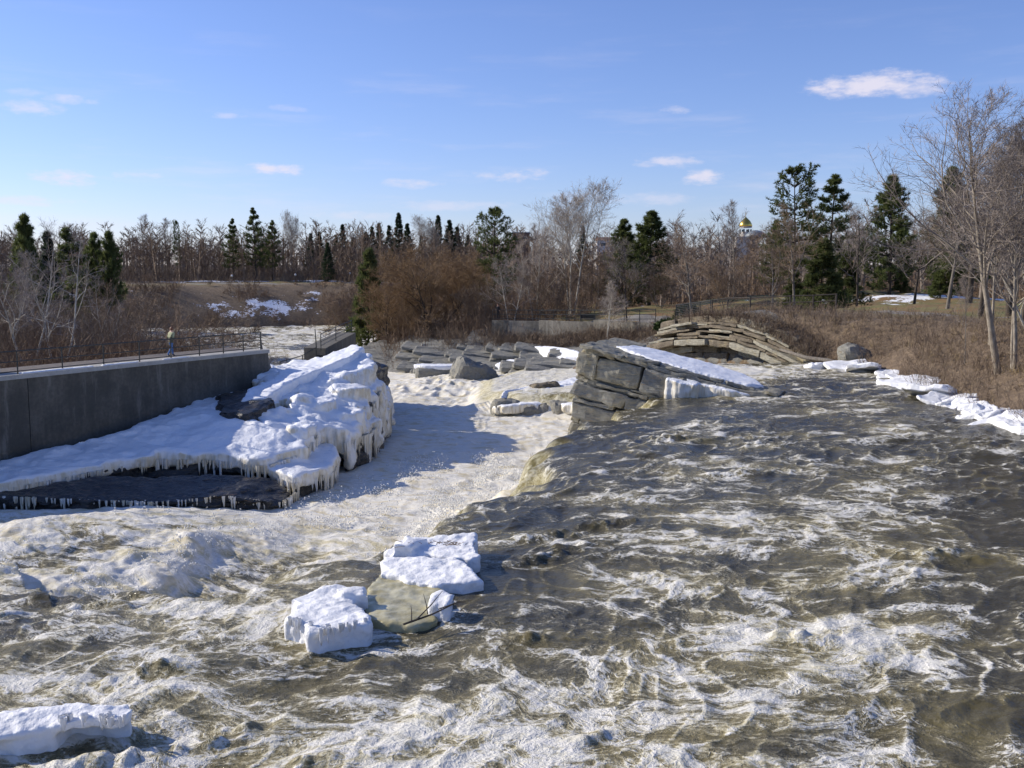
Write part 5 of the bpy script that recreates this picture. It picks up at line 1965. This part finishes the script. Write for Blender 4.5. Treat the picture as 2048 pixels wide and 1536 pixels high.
pp = [PD(px, py, yy) for (px, py, yy) in ((1424, 626, 94), (1455, 622, 93), (1500, 622, 91), (1580, 619, 89), (1626, 618, 88), (1672, 616, 87))]
railing('timber_fence', 'dark two-rail timber fence along the top of the arched rocks', pp, 1.25, (.95, .5), .075, .05, M['wood_dark'])
for k, (px, yy, lab) in enumerate(((1176, 120, 'dark park bench on the grass behind the far railing'), (1588, 97, 'dark bench behind the timber fence'))):
    g = PD(px, 605, yy)
    z = float(ground_z(g[0], g[1])[0])
    bo = empty('park_bench', (g[0], g[1], z))
    tag(bo, lab, 'bench')
    for j in range(3):
        mb = MB(); mb.box((0, -.15 + j * .15, .45), (1.8, .12, .04)); obj('seat_slat', mb.mesh('seat_slat'), M['wood_dark'], bo)
        mb = MB(); mb.box((0, .30 + j * .03, .58 + j * .14), (1.8, .03, .11)); obj('back_slat', mb.mesh('back_slat'), M['wood_dark'], bo)
    for s_ in (-.75, .75):
        mb = MB(); mb.box((s_, 0.02, .215), (.07, .5, .43)); mb.box((s_, .31, .65), (.07, .04, .44)); obj('leg', mb.mesh('leg'), M['rail'], bo)
# low evergreen shrub
def shrub(px, yy, w_, h_, label, mat, seed):
    g = PD(px, 605, yy)
    z = float(ground_z(g[0], g[1])[0])
    rng = np.random.default_rng(seed)
    n = 2600
    d = nrm(rng.normal(size=(n, 3)))
    d[:, 2] = np.abs(d[:, 2])
    r = .55 + .45 * rng.random(n) ** .5
    lump = 1 + .25 * perlin3(d[:, 0] * 2.2, d[:, 1] * 2.2, d[:, 2] * 2.2, seed)
    p = d * (r * lump)[:, None] * np.array([w_, w_ * .6, h_])
    V, F = slivers(p, nrm(d + rng.normal(size=d.shape) * .7), np.full(n, .34), np.full(n, .10), rng)
    o = empty('evergreen_shrub', (g[0], g[1], z))
    tag(o, label, 'shrub')
    obj('foliage', np_mesh('foliage', V, F), mat, o)
    mb = MB()
    for k in range(5):
        a = k * 1.26
        mb.tube([(0, 0, -.2), (math.cos(a) * w_ * .6, math.sin(a) * w_ * .4, h_ * .6)], [.06, .02], 5)
    obj('stem', mb.mesh('stem'), M['bark_dark'], o)


shrub(1352, 100, 2.3, 1.1, 'low green spreading evergreen shrub behind the lookout railing', M['cedar'], 1)
shrub(1376, 112, 1.6, 1.6, 'darker rounded shrub behind the spreading evergreen', M['spruce'], 2)

# golden-domed church
yc = 520
cc = PD(1490, 500, yc)
ch = empty('church', (cc[0], cc[1], 4))
tag(ch, 'distant church tower with golden dome and cross above the trees', 'church')
k_ = yc / FPX
M['gold'] = plain('gilded_metal', (.85, .55, .12), .28, 1.0)
M['church_stone'] = noise_mat('church_stone', [(0, (.45, .42, .38)), (1, (.62, .59, .54))], .5)
M['church_roof'] = plain('church_roof', (.16, .19, .22), .5)
zb = CAM_H + (545 - 455) * k_ - 4          # springing of the dome
r_ = 11.5 * k_
mb = MB(); mb.lathe([(r_, -10 * k_), (r_, 0)], 12, (0, 0, zb - 10 * k_)); mb.lathe([(r_ * 1.08, 0), (r_ * 1.08, .6)], 12, (0, 0, zb - .6))
obj('drum', mb.mesh('drum'), M['church_stone'], ch)
mb = MB(); mb.lathe([(r_ * 1.1, .02), (r_ * 1.14, .6), (r_ * 1.02, 1.6), (r_ * .78, 2.8), (r_ * .45, 3.8), (r_ * .14, 4.6), (.1, 5.2)], 16, (0, 0, zb))
dome_o = obj('dome', mb.mesh('dome', True), M['gold'], ch)
mb = MB(); mb.box((0, 0, zb + 6.2), (.16, .16, 2.2)); mb.box((0, 0, zb + 6.6), (.9, .14, .16)); obj('cross', mb.mesh('cross'), M['gold'], dome_o)
for a in range(8):
    an = a * math.pi / 4 + .3
    mb = MB(); mb.box((math.cos(an) * r_, math.sin(an) * r_, zb - 2.4), (.25, .8, 2.2), an)
    obj('window', mb.mesh('window'), plain('dark_glass', (.05, .06, .07), .2) if 'dark_glass' not in bpy.data.materials else bpy.data.materials['dark_glass'], ch)
mb = MB(); mb.box((0, 0, (zb - 20 * k_) / 2), (11, 11, zb - 20 * k_)); obj('nave', mb.mesh('nave'), M['church_stone'], ch)
mb = MB(); mb.lathe([(5.6, 0), (5.2, 1.6), (3.8, 3.0), (1.6, 3.7), (.2, 3.9)], 14, (4.6, -3, zb - 20 * k_ - .6)); obj('apse_roof', mb.mesh('apse_roof', True), M['church_roof'], ch)
# buildings on the skyline
bh = PD(1042, 487, 330)
bo = empty('brick_building', (bh[0], bh[1], 8))
tag(bo, 'brown flat-roofed building half hidden right of the tiered pine', 'building')
M['brick'] = noise_mat('brown_brick', [(0, (.15, .09, .065)), (1, (.24, .15, .11))], .6)
H_ = PD(1042, 467, 330)[2] - 8
mb = MB(); mb.box((0, 0, H_ / 2), (5.6, 6, H_)); obj('wall', mb.mesh('wall'), M['brick'], bo)
mb = MB(); mb.box((0, 0, H_ + .15), (5.9, 6.3, .3)); obj('roof', mb.mesh('roof'), M['church_roof'], bo)
for wx in (-1.4, 1.4):
    mb = MB(); mb.box((wx, -3.02, H_ - 2.0), (1.1, .1, 1.4)); obj('window', mb.mesh('window'), bpy.data.materials['dark_glass'], bo)
bh = PD(1206, 487, 360)
bo = empty('white_house', (bh[0], bh[1], 8))
tag(bo, 'small white house with shallow roof left of the broad pine', 'house')
H_ = PD(1206, 481, 360)[2] - 8
mb = MB(); mb.box((0, 0, H_ / 2), (4.6, 5, H_)); obj('wall', mb.mesh('wall'), plain('white_wall', (.7, .68, .64), .8), bo)
mb = MB(); mb.add([(-2.7, -2.8, H_), (2.7, -2.8, H_), (2.7, 2.8, H_), (-2.7, 2.8, H_), (-2.7, 0, H_ + 1.2), (2.7, 0, H_ + 1.2)], [(0, 1, 5, 4), (2, 3, 4, 5), (1, 2, 5), (3, 0, 4), (3, 2, 1, 0)])
obj('roof', mb.mesh('roof'), M['brick'], bo)
mb = MB(); mb.box((0, -2.52, H_ - 1.4), (2.2, .1, 1.0)); obj('window', mb.mesh('window'), bpy.data.materials['dark_glass'], bo)
# lamp posts on the far road
for px, py, yy, lab in ((464, 558, 251, 'white globe lamp by the far road below the pine trio'), (591, 551, 254, 'white globe lamp by the far road left of the lone spruce'), (700, 548, 257, 'white globe lamp by the far road right of the lone spruce')):
    q = PD(px, py, yy)
    z = float(ground_z(q[0], q[1])[0])
    lo = empty('lamp_post', (q[0], q[1], z))
    tag(lo, lab, 'lamp')
    h_ = max(1.5, q[2] - z)
    mb = MB(); mb.tube([(0, 0, -.2), (0, 0, h_)], .06); obj('pole', mb.mesh('pole'), M['rail'], lo)
    mb = MB(); mb.lathe([(.05, -.28), (.22, -.18), (.28, 0), (.22, .18), (.05, .28)], 10, (0, 0, h_ + .2)); obj('globe', mb.mesh('globe', True), bpy.data.materials['white_paint'], lo)

# ------------------------------------------------------------------ people
def person(loc, rz, label, joints, mats, hairc):
    """body grown from a skeleton with the skin modifier; mats maps a rule to a material"""
    names = list(joints)
    idx = {n: i for i, n in enumerate(names)}
    edges = [(idx[a], idx[b]) for a, b in EDGES if a in idx and b in idx]
    me = bpy.data.meshes.new('body')
    me.from_pydata([joints[n][0] for n in names], edges, [])
    o = bpy.data.objects.new('tmpb', me)
    col.objects.link(o)
    sk = o.modifiers.new('s', 'SKIN')
    for n in names:
        r = joints[n][1]
        me.skin_vertices[0].data[idx[n]].radius = r if isinstance(r, tuple) else (r, r)
        me.skin_vertices[0].data[idx[n]].use_root = (n == 'pelvis')
    ss = o.modifiers.new('u', 'SUBSURF')
    ss.levels = 2
    ss.render_levels = 2
    dg = bpy.context.evaluated_depsgraph_get()
    dg.update()
    em = bpy.data.meshes.new_from_object(o.evaluated_get(dg))
    bpy.data.objects.remove(o, do_unlink=True)
    em.name = 'body'
    for mt in mats[0]:
        em.materials.append(mt)
    for f in em.polygons:
        f.material_index = mats[1](f.center)
        f.use_smooth = True
    root = empty('person', loc, rz)
    tag(root, label, 'person')
    b_ = bpy.data.objects.new('body', em)
    col.objects.link(b_)
    b_.parent = root
    hd = joints['head'][0]
    V, F = cube_grid(6)
    q = nrm(V) * np.array([.105, .125, .135])
    q = q[:, :] + np.array([hd[0] - .012, hd[1], hd[2] + .045])
    keep = [f for f in F if not (np.mean([q[i][0] for i in f]) > hd[0] + .03 and np.mean([q[i][2] for i in f]) < hd[2] + .09) and np.mean([q[i][2] for i in f]) > hd[2] - .03]
    hm = bpy.data.meshes.new('hair')
    hm.from_pydata([tuple(v_) for v_ in q], [], keep)
    obj('hair', hm, hairc, root)
    return root


EDGES = [('pelvis', 'waist'), ('waist', 'chest'), ('chest', 'neck'), ('neck', 'head'), ('head', 'crown_top'), ('head', 'nose'), ('chest', 'l_sh'), ('l_sh', 'l_el'), ('l_el', 'l_wr'), ('l_wr', 'l_hand'),
         ('chest', 'r_sh'), ('r_sh', 'r_el'), ('r_el', 'r_wr'), ('r_wr', 'r_hand'), ('pelvis', 'l_hip'), ('l_hip', 'l_kn'), ('l_kn', 'l_an'), ('l_an', 'l_toe'), ('pelvis', 'r_hip'), ('r_hip', 'r_kn'), ('r_kn', 'r_an'), ('r_an', 'r_toe')]
M['skin'] = plain('skin', (.55, .33, .24), .6)
M['jacket'] = plain('yellow_green_jacket', (.36, .37, .21), .8)
M['olive'] = plain('olive_cloth', (.10, .095, .06), .85)
M['jeans'] = plain('blue_jeans', (.07, .16, .36), .85)
M['black'] = plain('black_cloth', (.014, .014, .016), .8)
M['shoe'] = plain('dark_shoe', (.03, .025, .022), .7)
M['hair'] = plain('red_brown_hair', (.18, .075, .035), .6)
J = {'pelvis': ((0, 0, .95), (.14, .17)), 'waist': ((.02, 0, 1.10), (.13, .16)), 'chest': ((.05, 0, 1.34), (.14, .18)), 'neck': ((.07, 0, 1.50), .06), 'head': ((.10, 0, 1.62), (.10, .085)), 'crown_top': ((.10, 0, 1.71), .075), 'nose': ((.195, 0, 1.60), .022),
     'l_sh': ((.05, .20, 1.40), .07), 'l_el': ((-.02, .25, 1.13), .055), 'l_wr': ((.16, .22, .98), .04), 'l_hand': ((.24, .20, .96), .03),
     'r_sh': ((.05, -.20, 1.40), .07), 'r_el': ((.0, -.25, 1.14), .055), 'r_wr': ((.20, -.20, 1.05), .04), 'r_hand': ((.28, -.18, 1.06), .03),
     'l_hip': ((0, .10, .88), .10), 'l_kn': ((.14, .10, .50), .07), 'l_an': ((.18, .10, .09), .05), 'l_toe': ((.34, .11, .04), .04),
     'r_hip': ((0, -.10, .88), .10), 'r_kn': ((-.06, -.10, .50), .07), 'r_an': ((-.30, -.10, .16), .05), 'r_toe': ((-.19, -.11, .04), .04)}


def rule1(c):
    if c.z > 1.48:
        return 0
    if c.z > .80 and math.hypot(c.x - .25, 0) < .09 and abs(c.y) > .15 and c.z < 1.1:
        return 0
    if c.z > 1.15:
        return 1
    if c.z > .84:
        return 2
    if c.z > .12:
        return 3
    return 4


ps_ = wall_s(379)
person(wpt(ps_, 1.5, PATH_Z), wrot - .15, 'person in yellow-green jacket and blue jeans walking along the walkway', J, ([M['skin'], M['jacket'], M['olive'], M['jeans'], M['shoe']], rule1), M['hair'])
J2 = dict(J)
J2.update({'l_kn': ((.02, .10, .50), .07), 'l_an': ((-.02, .10, .09), .05), 'l_toe': ((.14, .12, .04), .04), 'r_kn': ((.02, -.10, .50), .07), 'r_an': ((-.02, -.10, .09), .05), 'r_toe': ((.14, -.12, .04), .04)})
g = PD(996, 638, 119.5)
person((g[0], g[1] + .9, g[2]), -1.9, 'person in black standing at the left end of the far railing', J2, ([M['skin'], M['black'], M['black'], M['black'], M['shoe']], rule1), M['hair'])

# ------------------------------------------------------------------ spray thrown up by the rapids
rng = np.random.default_rng(123)
pts = []
srcs = []
cand_x = rng.uniform(-22, 3, 60000)
cand_y = rng.uniform(18, 62, 60000)
cz, cf, _, cS, cs = water(cand_x, cand_y)
lv = (cf > .85) & (cs > 1.5)
cand_x, cand_y, cz, cs = cand_x[lv], cand_y[lv], cz[lv], cs[lv]
wgt = np.exp(-((cs - 7) / 7) ** 2) * (perlin2(cand_x / 2.2, cand_y / 2.2, 52) > .05)
k = rng.random(len(wgt)) < wgt * .8
px_, py_, pz_ = cand_x[k], cand_y[k], cz[k]
q = np.stack([px_, py_, pz_ + .02 + rng.exponential(.14, len(px_))], 1)
q = np.repeat(q, 2, 0) + rng.normal(size=(len(q) * 2, 3)) * .06
s_ = rng.uniform(.010, .032, len(q))
T4 = np.array([(1, 1, 1), (-1, -1, 1), (-1, 1, -1), (1, -1, -1)], float)
V = (q[:, None, :] + T4[None] * s_[:, None, None]).reshape(-1, 3)
b4 = (np.arange(len(q)) * 4)[:, None]
F = np.concatenate([b4 + np.array(f_)[None] for f_ in ((0, 1, 2), (0, 3, 1), (0, 2, 3), (1, 3, 2))])
M['spray'] = plain('spray_drops', (.82, .82, .80), .4, 0, .03)
tag(obj('spray', np_mesh('spray', V, F, True), M['spray']), 'white drops of spray flung up over the rapids', 'spray', kind='stuff')
